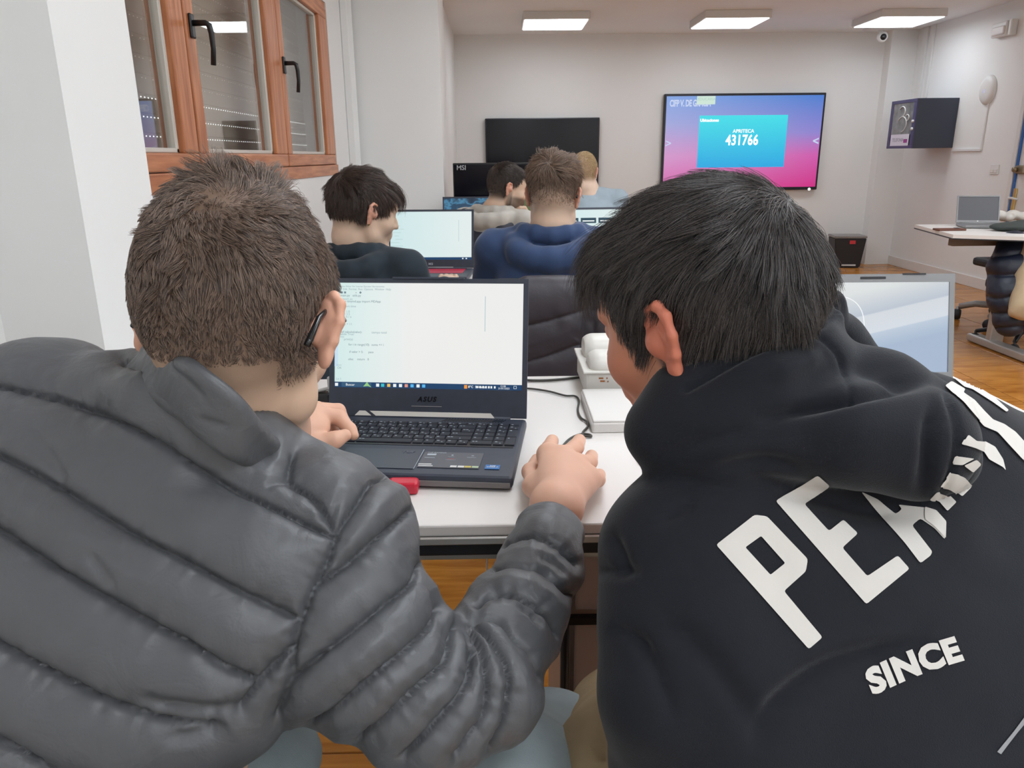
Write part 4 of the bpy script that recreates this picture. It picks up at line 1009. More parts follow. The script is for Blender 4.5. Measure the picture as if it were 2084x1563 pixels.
# left hand on the keyboard: thumb and index meeting over a key
hL = Solid(); a3 = lambda x, y, s: at(x, y, s=s)
hL.chain([wrL, a3(600, 885, 1.14)], [.027, .030], k=.01)
hL.ell(a3(625, 868, 1.155), (.040, .034, .024), rotm(-60, 0, 0), k=.015)
hL.chain([a3(600, 880, 1.14), a3(645, 838, 1.19)], [.026, .017], k=.012)
hL.chain([a3(640, 842, 1.17), a3(690, 850, 1.18), a3(712, 874, 1.17), a3(720, 886, 1.165)], [.0150, .0115, .0095, .0078], k=.006)
hL.chain([a3(640, 836, 1.20), a3(688, 836, 1.215), a3(702, 862, 1.21), a3(703, 884, 1.20)], [.0150, .0115, .0095, .008], k=.004)
hL.chain([a3(632, 832, 1.22), a3(668, 836, 1.24), a3(680, 858, 1.235), a3(680, 880, 1.22)], [.0140, .0105, .009, .0075], k=.004)
hL.chain([a3(622, 832, 1.23), a3(650, 838, 1.25), a3(660, 858, 1.245), a3(660, 874, 1.235)], [.0120, .0095, .008, .007], k=.004)
hL.chain([a3(608, 895, 1.13), a3(645, 905, 1.125), a3(680, 896, 1.13), a3(702, 886, 1.14)], [.020, .0135, .0115, .0095], k=.010)
def stubA(L):
    d = hairline(L, -.010, -.088, soft=.020); fade = sstep(-.085, -.02, L[:, 2]); return d * (.15 + .75 * fade) * .95
def blushA(L, v): return .18 + .25 * sstep(.035, .075, L[:, 1]) * sstep(.02, -.05, L[:, 2])
A.body(bA, .0034, M_skinA, (hR, hL), .0019, stubA, blushA)
M_hairA = hair_mat('brown_hair', (60, 48, 43), (152, 128, 112))
wA = np.array([.014, -.083, .088])
def rootsA(L): return hairline(L, .000, -.060, soft=.018) * (.35 + .65 * sstep(.010, .028, np.linalg.norm(L - wA, axis=-1)))
def lenA(L): return .003 + .009 * sstep(-.055, .045, L[:, 2]) + .024 * sstep(.085, .12, L[:, 2]) - .010 * np.exp(-(np.linalg.norm(L - wA, axis=-1) / .03) ** 2)
hA = strands('hair', A.head, RA, cA, SCA, rootsA, whorl(wA, .9), 52000, lenA, .00022, M_hairA, A.root, lift=lambda r: .10 + .32 * sstep(-.02, .10, r[:, 2]), clump=.95, seed=5, steps=6, wild=.55, nclump=1300)
# glasses: only the temple ends show, the rims sit before the face
M_gl = mat('glasses_black', (.012, .012, .014), .2, coat=.4)
gl = tubeobj('glasses_temple', [A.W((.060, .100, .008)), A.W((.079, .060, .012)), A.W((.086, .02, .014)), A.W((.083, -.006, .014)), A.W((.0815, -.022, .004)), A.W((.080, -.036, -.018)), A.W((.079, -.038, -.022))], [.0014, .0016, .0018, .0022, .0026, .0034, .0030], M_gl, A.root)
tubeobj('glasses_temple', [A.W((-.060, .100, .008)), A.W((-.079, .060, .012)), A.W((-.085, -.01, .014)), A.W((-.080, -.036, -.018))], [.0014, .0016, .002, .003], M_gl, A.root)
bm = bmesh.new()
for sx in (-1, 1): tube(bm, [A.W((sx * .033 + .024 * math.cos(t), .104, .002 + .019 * math.sin(t))) for t in np.linspace(0, 2 * math.pi, 24)], .0016, 6)
tube(bm, [A.W((-.009, .106, .006)), A.W((.009, .106, .006))], .0016, 6)
bobj('glasses_frame', bm, M_gl, A.root, True)
# ---- puffer jacket
M_puff = fabric('nylon_dark_grey', (.096, .098, .106), .42, bump=.12, bscale=500, spec=.55, wr=.22, wscale=26)
jA = Solid()
jA.cone(at(100, 862, s=.765), at(330, 885, s=.74), .072, .062, k=.06)
jA.cone(at(330, 885, s=.74), at(700, 1085, s=.69), .060, .046, k=.05)
jA.cone(at(40, 960, s=.73), at(560, 1130, s=.69), .088, .085, k=.06)
jA.cone(at(-40, 1130, s=.70), at(500, 1260, s=.665), .098, .078, k=.06)
jA.cone(at(-100, 1330, s=.67), at(420, 1390, s=.65), .105, .068, k=.05)
jA.cone(at(-150, 1560, s=.65), at(290, 1500, s=.645), .105, .055, k=.05)
jA.cone(hipA + np.array([-.10, .0, .04]), hipA + np.array([.06, .0, .06]), .12, .10, k=.05)
jA.cone(SLA + np.array([.05, .03, -.08]), SRA + np.array([-.06, .03, -.10]), .085, k=.05)
# right sleeve
jA.chain([at(700, 1120, s=.675), at(735, 1305, s=.665), at(878, 1420, s=.675)], [.058, .069, .062], k=.03)
jA.chain([at(878, 1420, s=.675), at(968, 1390, s=.70), at(1048, 1260, s=.78)], [.062, .058, .050], k=.014)
jA.chain([at(1048, 1260, s=.78), at(1100, 1150, s=.86), at(1113, 1100, s=.90)], [.050, .045, .040], k=.014)
# left sleeve going forward to the keyboard, mostly hidden
jA.chain([SLA, elL, at(560, 925, s=1.10)], [.07, .058, .042], k=.03)
# the shoulder bulge beside the neck on the right
jA.chain([at(600, 1000, s=.73), at(720, 1028, s=.715), at(780, 1052, s=.70)], [.032, .034, .026], k=.02)
rim = [at(x, y, s=d) for x, y, d in ((304, 716, .688), (330, 721, .648), (368, 737, .610), (408, 762, .598), (447, 791, .598), (485, 829, .607), (518, 866, .624), (552, 905, .656))]
base = [at(x, y, s=d) for x, y, d in ((262, 765, .700), (298, 790, .660), (343, 818, .634), (393, 850, .620), (440, 888, .617), (483, 920, .622), (522, 938, .655), (556, 930, .690))]
front = [at(x, y, s=d) for x, y, d in ((552, 905, .656), (556, 928, .73), (535, 922, .79), (500, 860, .83), (450, 790, .84), (400, 740, .82), (340, 718, .77), (304, 716, .688))]
jA.chain([at(262, 805, s=.73), at(350, 838, s=.69), at(430, 895, s=.68), at(500, 960, s=.69), at(580, 1010, s=.71)], [.035, .040, .042, .038, .032], k=.03)
jA.chain(nkA, [.055, .0515, .0525], k=.004, sub=True); jA.cone(nkA[2], nkA[2] + (nkA[2] - nkA[1]) * .4, .052, .045, k=.004, sub=True)
jA.cone(at(1120, 1075, s=.93), at(1150, 1000, s=1.0), .036, .036, k=.006, sub=True)
v, q = surface(jA, .0024)
n = vnormals(v, q)
SEA = [[(-60, 765), (0, 783), (100, 805), (200, 840), (300, 890), (420, 965), (530, 1020), (607, 1058), (682, 1095)],
       [(-60, 905), (0, 926), (107, 983), (192, 1037), (288, 1095), (384, 1145), (480, 1198), (600, 1256)],
       [(-60, 1045), (0, 1079), (115, 1156), (230, 1225), (326, 1279), (400, 1319), (458, 1357), (530, 1386)],
       [(-60, 1270), (0, 1311), (91, 1362), (182, 1409), (273, 1446), (328, 1466), (430, 1479)],
       [(-60, 1480), (0, 1508), (55, 1537), (98, 1563), (160, 1600)],
       [(595, 930), (588, 976), (634, 1010), (661, 1045), (684, 1090)],
       [(799, 964), (760, 976), (730, 1018), (688, 1085), (668, 1141), (638, 1198), (615, 1256), (604, 1284), (594, 1346), (588, 1392), (565, 1453)],
       [(596, 1315), (542, 1373), (490, 1442)],
       [(838, 1040), (796, 1073), (727, 1134), (638, 1196)],
       [(857, 1150), (842, 1184), (784, 1230), (707, 1292), (646, 1338), (592, 1388)],
       [(895, 1234), (880, 1269), (834, 1319), (765, 1376), (684, 1445), (630, 1478)],
       [(930, 1270), (907, 1346), (853, 1399), (784, 1465), (730, 1507)],
       [(968, 1318), (949, 1396), (884, 1476), (822, 1538)],
       [(953, 1257), (985, 1340), (993, 1442), (950, 1515), (930, 1538)],
       [(965, 1262), (1014, 1319), (1037, 1384), (1030, 1461), (1000, 1530)],
       [(958, 1255), (1014, 1261), (1053, 1300), (1084, 1334), (1103, 1376)],
       [(972, 1230), (999, 1211), (1034, 1207), (1084, 1230), (1122, 1261), (1137, 1292)],
       [(1003, 1157), (1053, 1150), (1110, 1163), (1141, 1192), (1168, 1215)],
       [(1022, 1111), (1053, 1090), (1091, 1090), (1141, 1115), (1172, 1146)],
       [(250, 735), (330, 760), (400, 800), (470, 860), (540, 915)]]
dsp = seams(v, n, SEA, A=.0145, W=.032, wr=.0026, groove=.006, wlen=24, wfreq=.07)
dsp += creases(v, n, [([(60, 880), (110, 940), (140, 1000)], .004, 16), ([(280, 1410), (330, 1430), (420, 1440), (490, 1436)], .009, 14), ([(330, 1500), (400, 1495), (470, 1470)], .006, 12), ([(180, 1120), (210, 1160), (240, 1200)], .004, 14),
                      ([(860, 1180), (900, 1250), (905, 1330)], .004, 10), ([(930, 1235), (955, 1300), (960, 1370)], .005, 9), ([(1085, 1130), (1130, 1150), (1150, 1180)], .004, 7), ([(1050, 1230), (1080, 1250), (1100, 1280)], .006, 8), ([(540, 1000), (560, 985), (588, 976)], .004, 7), ([(700, 1000), (680, 1040), (684, 1080)], .003, 8), ([(350, 870), (345, 910), (350, 950)], .002, 8)])
dsp += .0014 * vnoise(v * np.array([1, 1, 1]), 20, 9) + .0008 * vnoise(v, 50, 11)
v = v + n * dsp[:, None]; v = relax(v, q, 1, .35)
jacketA = mesh_np('puffer_jacket', v, q, M_puff, A.root)
cs = Solid(); R1, B1 = spline(rim, 4), spline(base, 4)
for a_, b2 in zip(R1, B1): cs.cone(a_, b2, .0062, .0085, k=.005)
cs.chain(spline(front, 3), .007, k=.005)
for a_ in spline(front, 3)[1:-1]: cs.cone(a_, a_ + np.array([0, .004, -.05]), .0065, .008, k=.005)
v, q = surface(cs, .0024); n = vnormals(v, q); v = v + n * (.0012 * vnoise(v, 45, 7) + creases(v, n, [([(345, 745), (390, 785), (430, 830)], .002, 5), ([(395, 850), (440, 862), (470, 870)], .003, 5)]))[:, None]
mesh_np('collar', relax(v, q, 2), q, M_puff, A.root)
# jeans: thighs in light blue-grey denim
M_jean = fabric('pale_denim', (.33, .385, .40), .8, bump=.3, bscale=900, noise=.06, wr=.15, wscale=10)
tA = Solid()
kR = at(1105, 1560, s=.93)
tA.chain([hipA + np.array([.10, 0, -.02]), at(1020, 1640, s=.80), at(1118, 1535, s=.98)], [.095, .088, .074], k=.04)
tA.chain([at(1118, 1535, s=.98), at(1118, 1535, s=.98) + np.array([0, .04, -.42])], [.072, .05], k=.04)
tA.chain([hipA + np.array([-.08, 0, -.02]), np.array([-.36, .80, .53])], [.095, .075], k=.04); tA.chain([np.array([-.36, .80, .53]), np.array([-.36, .86, .09])], [.072, .05], k=.04)
tA.cone(hipA + np.array([-.08, -.02, -.0]), hipA + np.array([.10, -.02, -.0]), .128, k=.04)
tA.cone(at(330, 1590, s=.70), at(540, 1560, s=.76), .060, .055, k=.04)
v, q = surface(tA, .006); v = v + vnormals(v, q) * (.003 * vnoise(v * np.array([1, 2.2, 1]), 16, 4))[:, None]
mesh_np('jeans', v, q, M_jean, A.root)
# shoes reaching the floor
def shoe(p, parent, m, yaw=0):
    s_ = Solid(); R_ = rotm(yaw); s_.chain([p + R_ @ np.array([0, -.05, -.03]), p + R_ @ np.array([0, .06, -.045]), p + R_ @ np.array([0, .15, -.052])], [.040, .036, .030], k=.02)
    s_.cone(p + np.array([0, -.04, .02]), p + np.array([0, -.04, -.03]), .042, .038, k=.02)
    v, q = surface(s_, .006); v[:, 2] = np.maximum(v[:, 2], .001); mesh_np('shoe', v, q, m, parent)
M_shoe = mat('dark_shoe', (.03, .03, .035), .6)
k0 = at(1118, 1535, s=.98) + np.array([0, .04, -.42]); shoe(np.array([k0[0], k0[1], .085]), A.root, M_shoe); shoe(np.array([-.36, .86, .085]), A.root, M_shoe)
# ================= the boy in the printed hoodie
RB = rotm(44, 14, -4); SCB = 1.04; cB = at(1432, 645, s=.745)
Bp = Person('person with thick black hair in a black hoodie with large white lettering, leaning in', None, RB, cB, SCB, (26, 30), -4, 1.08)
M_skinB = skin_mat('skin', (226, 156, 124), (212, 106, 86), (40, 34, 34))
NB_ = at(1560, 860, s=.78); hipB = np.array([.42, .50, .56])
SLB = at(1350, 1120, s=.72); SRB = at(1900, 950, s=.84)
bB = Solid()
bB.chain([Bp.W((0, -.035, -.03)), Bp.W((0, -.035, -.09)), NB_], [.055, .055, .062], k=.02)
bB.cone(SLB, SRB, .05, k=.05); cB2 = (SLB + SRB) / 2 + np.array([0, .03, -.12]); bB.cone(NB_, cB2, .07, .10, k=.05); bB.cone(cB2, hipB, .10, .12, k=.05)
elB = at(1360, 1560, s=.70); wrB = at(1420, 1480, s=.92)
bB.chain([SLB, elB, wrB], [.042, .034, .026], k=.02)
bB.chain([SRB, SRB + np.array([.10, .12, -.18]), SRB + np.array([.0, .30, -.155])], [.042, .034, .026], k=.02)
for sx in (-1, 1): bB.cone(hipB + np.array([sx * .08, 0, -.02]), hipB + np.array([sx * .1 - .03, .1, -.03]), .08, k=.03)
def lefthand(w, f, side=1, sc=1.0):
    """relaxed hand from wrist w pointing along f (unit, level); side=+1 thumb to the right"""
    f = np.array(f, float); f /= np.linalg.norm(f); r = np.array([f[1], -f[0], 0]) * side; u = np.array([0, 0, 1.]); s_ = Solid()
    s_.ell(w + f * .045 + u * .004, (.040, .040, .016), k=.01); s_.cone(w, w + f * .04, .024, .026, k=.012)
    for i, (o, L) in enumerate(((.028, .070), (.010, .078), (-.009, .072), (-.026, .056))):
        a = w + f * .075 + r * o; s_.chain([a, a + f * L * .45 + u * .008, a + f * L * .8 - u * .006, a + f * L - u * .018], [.0105, .0095, .0085, .0075], k=.004)
    s_.chain([w + f * .02 + r * .022, w + f * .05 + r * .045 - u * .008, w + f * .078 + r * .050 - u * .014], [.014, .0115, .0095], k=.01)
    return s_
def stubB(L): return hairline(L, -.012, -.085, soft=.012)
def blushB(L, v): return .28 * sstep(.02, .07, L[:, 1]) * sstep(.03, -.03, L[:, 2])
Bp.body(bB, .0036, M_skinB, (lefthand(wrB, (-.2, 1, 0), 1), lefthand(SRB + np.array([.0, .30, -.155]), (-.35, 1, 0), -1)), .003, stubB, blushB)
M_hairB = hair_mat('black_hair', (16, 14, 16), (100, 92, 90), .26)
wB = np.array([.012, -.088, .086])
def rootsB(L):
    d = hairline(L, -.012, -.085, soft=.010)
    d = d * (1 - sstep(.35, .8, np.exp(-(((L[:, 1] + .004) / .026) ** 2 + ((L[:, 2] + .006) / .036) ** 2)) * (np.abs(L[:, 0]) > .045)))
    burn = sstep(.028, .040, L[:, 1]) * 0
    return np.maximum(d, burn) * (.8 + .2 * sstep(.002, .010, np.linalg.norm(L - wB, axis=-1)))
def lenB(L):
    top = sstep(.075, .11, L[:, 2]); fr = sstep(.03, .07, L[:, 1])
    return .020 + .018 * sstep(-.06, .04, L[:, 2]) - .014 * sstep(.0, .05, L[:, 1]) * (1 - sstep(.05, .09, L[:, 2])) + .042 * fr * sstep(.06, .085, L[:, 2]) + .006 * top
hB = strands('hair', Bp.head, RB, cB, SCB, rootsB, whorl(wB, .8, fwd=.5), 44000, lenB, .00022, M_hairB, Bp.root, lift=lambda r: .12 + .26 * sstep(-.02, .09, r[:, 2]) * sstep(-.1, .06, r[:, 1]), clump=.85, seed=11, steps=7, wild=.26, nclump=2000)
# ---- hoodie
M_hood = fabric('black_fleece', (.0145, .016, .022), .85, sheen=.22, bump=.35, bscale=900, spec=.25, wr=.10, wscale=8)
gB = Solid()
gB.cone(at(1365, 1090, s=.72), at(1480, 1040, s=.74), .052, .066, k=.05)
gB.cone(at(1480, 1040, s=.74), at(1840, 935, s=.84), .070, .085, k=.06)
gB.cone(at(1840, 935, s=.84), at(2090, 1010, s=.86), .085, .088, k=.06)
gB.cone(at(1430, 1220, s=.71), at(2080, 1150, s=.82), .085, .11, k=.06)
gB.cone(at(1460, 1400, s=.70), at(2140, 1330, s=.78), .095, .12, k=.06)
gB.cone(at(1520, 1600, s=.70), at(2200, 1540, s=.75), .105, .12, k=.06)
gB.cone(hipB + np.array([-.07, 0, .03]), hipB + np.array([.09, 0, .03]), .125, k=.06)
# left sleeve
gB.chain([at(1345, 1125, s=.71), at(1338, 1270, s=.69), at(1350, 1420, s=.67), elB], [.056, .048, .052, .050], k=.02)
gB.chain([elB, wrB], [.050, .036], k=.02)
e2 = SRB + np.array([.10, .12, -.18])
gB.chain([SRB, e2, SRB + np.array([.0, .29, -.15])], [.07, .058, .038], k=.03)
# the hood gathered round the neck
HD = Solid()
K = .016
HD.chain([at(1352, 872, s=.715), at(1400, 812, s=.71), at(1490, 748, s=.70), at(1600, 690, s=.70), at(1680, 655, s=.725)], [.037, .036, .032, .026, .018], k=.02)
HD.chain([at(1430, 862, s=.70), at(1540, 790, s=.69), at(1660, 735, s=.70)], [.043, .045, .036], k=.03)
HD.chain([at(1360, 885, s=.71), at(1480, 885, s=.69), at(1580, 880, s=.68)], [.034, .042, .040], k=.02)
HD.chain([at(1600, 890, s=.675), at(1720, 880, s=.665), at(1862, 898, s=.665)], [.036, .046, .051], k=K)
HD.chain([at(1690, 760, s=.72), at(1790, 800, s=.71), at(1880, 850, s=.71)], [.036, .040, .040], k=K)
HD.chain([at(1905, 870, s=.69), at(1915, 930, s=.70)], [.034, .034], k=.01)
HD.chain([at(1425, 742, s=.72), at(1540, 680, s=.71), at(1640, 640, s=.72), at(1694, 612, s=.745)], [.016, .017, .016, .012], k=.008)
HD.chain([at(1685, 655, s=.76), at(1705, 700, s=.79), at(1740, 760, s=.80)], [.020, .026, .036], k=.02)
gB.p += [q[:5] + (min(q[5], .02),) + q[6:] for q in HD.p]
gB.cone(Bp.W((0, -.03, -.03)), NB_ , .056, .058, k=.006, sub=True)
gB.cone(Bp.W((-.01, .03, -.04)), Bp.W((-.01, .03, -.14)), .066, .07, k=.006, sub=True)
v, q = surface(gB, .0034); n = vnormals(v, q)
CRB = [([(1525, 858), (1600, 843), (1700, 815), (1800, 788), (1895, 772)], .013, 13), ([(1440, 960), (1560, 938), (1650, 965)], .006, 16), ([(1640, 672), (1680, 690), (1715, 735), (1733, 815)], .004, 5, 1),
       ([(1395, 792), (1530, 716), (1640, 672), (1700, 640), (1712, 612)], .007, 7, 1), ([(1907, 800), (1892, 870), (1885, 950), (1868, 1018)], .010, 15), ([(1928, 800), (1948, 880), (1936, 960), (1915, 1010)], .005, 7, 1),
       ([(1540, 1540), (1548, 1490), (1590, 1425), (1680, 1360), (1790, 1325), (1900, 1305)], .010, 22), ([(1238, 1075), (1262, 1130), (1275, 1180)], .007, 14), ([(1200, 1150), (1250, 1165), (1310, 1160)], .006, 14), ([(1235, 1275), (1290, 1300), (1330, 1340)], .006, 14),
       ([(1330, 1240), (1420, 1320), (1500, 1420), (1560, 1520)], .006, 26), ([(1280, 1260), (1340, 1380), (1380, 1480)], .005, 20), ([(1500, 960), (1620, 1000), (1760, 1040), (1880, 1045)], .006, 18), ([(1420, 1000), (1380, 1040), (1330, 1060)], .004, 16),
       ([(1350, 930), (1450, 890), (1540, 868)], .006, 18), ([(1560, 770), (1620, 740), (1680, 720)], -.006, 22)]
dsp = creases(v, n, CRB) + .0030 * vnoise(v, 9, 21) + .0012 * vnoise(v, 26, 22)
v = v + n * dsp[:, None]; v = relax(v, q, 1, .4)
hoodB = mesh_np('hoodie', v, q, M_hood, Bp.root)
bvhB = BVHTree.FromPolygons([Vector(p) for p in v], [tuple(f) for f in q.tolist()])
def decal(name, polys, bvh, m, parent, step=7, off=.0009, holes=(), pre=None):
    """a print that follows the cloth: flat outline cut into small faces, each corner laid on the surface"""
    bm = pre if pre else bmesh.new()
    if not pre:
        for poly, hl in polys:
            loops = [poly] + list(hl); vs = [[bm.verts.new((x, y, 0)) for x, y in lp] for lp in loops]; es = []
            for lp in vs:
                for i in range(len(lp)): es.append(bm.edges.new((lp[i], lp[(i + 1) % len(lp)])))
            bmesh.ops.triangle_fill(bm, edges=es, use_beauty=True)
    xs = [v_.co.x for v_ in bm.verts]; ys = [v_.co.y for v_ in bm.verts]
    for ax, lo_, hi_ in ((0, min(xs), max(xs)), (1, min(ys), max(ys))):
        t = lo_ + step
        while t < hi_:
            co = [0, 0, 0]; co[ax] = t; no = [0, 0, 0]; no[ax] = 1
            bmesh.ops.bisect_plane(bm, geom=bm.verts[:] + bm.edges[:] + bm.faces[:], dist=1e-4, plane_co=co, plane_no=no); t += step
    bad = []
    for v_ in bm.verts:
        d = Vector(ray(v_.co.x, v_.co.y)).normalized(); hit, nrm, _, _ = bvh.ray_cast(Vector(CO), d)
        if hit is None: bad.append(v_); continue
        if nrm.dot(d) > 0: nrm = -nrm
        v_.co = hit + nrm * off - d * .0004
    bmesh.ops.delete(bm, geom=bad, context='VERTS')
    me = bpy.data.meshes.new(name); bm.to_mesh(me); bm.free(); me.polygons.foreach_set('use_smooth', [True] * len(me.polygons)); return link(name, me, m, parent)
def rnd(poly, r=5):
    out = []; n_ = len(poly)
    for i in range(n_):
        p, a_, b2 = np.array(poly[i], float), np.array(poly[i - 1], float), np.array(poly[(i + 1) % n_], float)
        la, lb = np.linalg.norm(a_ - p), np.linalg.norm(b2 - p); rr = min(r, la * .4, lb * .4)
        A_, B_ = p + (a_ - p) / la * rr, p + (b2 - p) / lb * rr
        for t in (0, .5, 1): out.append(tuple((1 - t) ** 2 * A_ + 2 * t * (1 - t) * p + t * t * B_))
    return out
M_print = fabric('white_print', (.74, .70, .655), .6, bump=.1, bscale=500, noise=.02)
LP = {'P': ([(1457, 1109), (1535, 1048), (1560, 1051), (1643, 1138), (1639, 1163), (1594.5, 1203), (1673, 1297), (1645, 1321)], [[(1516, 1114), (1548, 1091), (1597, 1146), (1567, 1170)]]),
      'E': ([(1577.5, 1020), (1664.5, 966), (1690, 988), (1636, 1027), (1686, 1081), (1715, 1058), (1745, 1086), (1713, 1115), (1764, 1173), (1826, 1131), (1850, 1158), (1762, 1230)], []),
      'A': ([(1751, 1001), (1786, 1017), (1822, 1047), (1835, 1036), (1826, 1027), (1885, 1034), (1908, 1042), (1925, 1068), (1922, 1099), (1900, 1075), (1872, 1056), (1855, 1070), (1896, 1123), (1893, 1131), (1872, 1147), (1840, 1105), (1819, 1081), (1795, 1055)], [])}
for kx, (o_, h_) in LP.items(): decal('printed_letter', [(rnd(o_), [rnd(x, 3) for x in h_])], bvhB, M_print, Bp.root)
cr_ = lambda pts: [(1880 + x * .2303, 740 + y * .2303) for x, y in pts]
for pts in ([(175, 205), (240, 165), (360, 235), (340, 262), (440, 330), (530, 430), (600, 500), (700, 540), (800, 610), (900, 720), (900, 880), (860, 850), (740, 720), (640, 610), (520, 560), (460, 490), (340, 350)],
            [(255, 135), (330, 145), (480, 220), (620, 310), (740, 420), (720, 435), (600, 350), (420, 235), (350, 215)],
            [(380, 630), (325, 710), (440, 745), (520, 780), (565, 850), (690, 920), (715, 950), (690, 850), (620, 740), (530, 690), (450, 685)],
            [(280, 815), (250, 885), (330, 890), (430, 835)], [(340, 895), (450, 845), (490, 885), (420, 955)],
            [(220, 955), (135, 1080), (230, 1100), (330, 1180), (410, 1100), (415, 1070), (350, 1000), (280, 965)],
            [(110, 1120), (50, 1190), (130, 1230), (200, 1310), (280, 1230), (200, 1150)],
            [(0, 1270), (100, 1300), (190, 1400), (185, 1550), (80, 1440), (0, 1380)]):
    decal('printed_stroke', [(rnd(cr_(pts), 3), [])], bvhB, M_print, Bp.root, 4, .0018)
cu = bpy.data.curves.new('since', 'FONT'); cu.body = 'SINCE'; cu.size = 1; cu.offset = .055; cu.resolution_u = 3; cu.space_character = 1.08
t_ = bpy.data.objects.new('tmp', cu); COL.objects.link(t_); me = bpy.data.meshes.new_from_object(t_.evaluated_get(bpy.context.evaluated_depsgraph_get())); bpy.data.objects.remove(t_)
bm = bmesh.new(); bm.from_mesh(me); xs = [v_.co.x for v_ in bm.verts]; ys = [v_.co.y for v_ in bm.verts]; x0, x1, y0, y1 = min(xs), max(xs), min(ys), max(ys)
for v_ in bm.verts:
    a_, b2 = (v_.co.x - x0) / (x1 - x0), (v_.co.y - y0) / (y1 - y0); v_.co = (1776 + a_ * 186 - b2 * 21, 1417 - a_ * 72 - b2 * 51 - 6 * math.sin(a_ * 3.1), 0)
bmesh.ops.triangulate(bm, faces=bm.faces); decal('printed_word', None, bvhB, M_print, Bp.root, 5, pre=bm)
M_print2 = fabric('grey_print', (.30, .30, .31), .6, bump=.1)
decal('printed_line', [([(2090, 1450), (2062, 1488), (2040, 1515), (2028, 1530), (2036, 1535), (2050, 1516), (2070, 1490), (2090, 1466)], [])], bvhB, M_print2, Bp.root)
# trousers
M_beige = fabric('beige_cotton', (.42, .31, .185), .85, bump=.3, bscale=800, noise=.05, wr=.25, wscale=9)
tB = Solid(); kB = at(1262, 1470, s=1.02)
tB.chain([hipB + np.array([-.08, 0, -.02]), at(1290, 1600, s=.82), kB], [.095, .088, .064], k=.04)
tB.chain([kB, kB + np.array([.0, .05, -.44])], [.064, .045], k=.04)
k2 = hipB + np.array([.16, .42, -.04]); tB.chain([hipB + np.array([.08, 0, -.02]), k2], [.095, .07], k=.04); tB.chain([k2, k2 + np.array([0, .05, -.42])], [.066, .045], k=.04)
tB.cone(hipB + np.array([-.08, -.02, -.02]), hipB + np.array([.08, -.02, -.02]), .118, k=.04)
v, q = surface(tB, .006); n = vnormals(v, q); v = v + n * (.004 * vnoise(v * np.array([2, 1, 1]), 14, 6) + creases(v, n, [([(1250, 1420), (1240, 1480), (1225, 1540)], .006, 8, 1), ([(1210, 1440), (1215, 1500), (1230, 1563)], .004, 8, 1)]))[:, None]
mesh_np('trousers', v, q, M_beige, Bp.root)
fz = kB + np.array([0, .05, -.44]); shoe(np.array([fz[0], fz[1], .085]), Bp.root, M_shoe); fz = k2 + np.array([0, .05, -.42]); shoe(np.array([fz[0], fz[1], .085]), Bp.root, M_shoe)
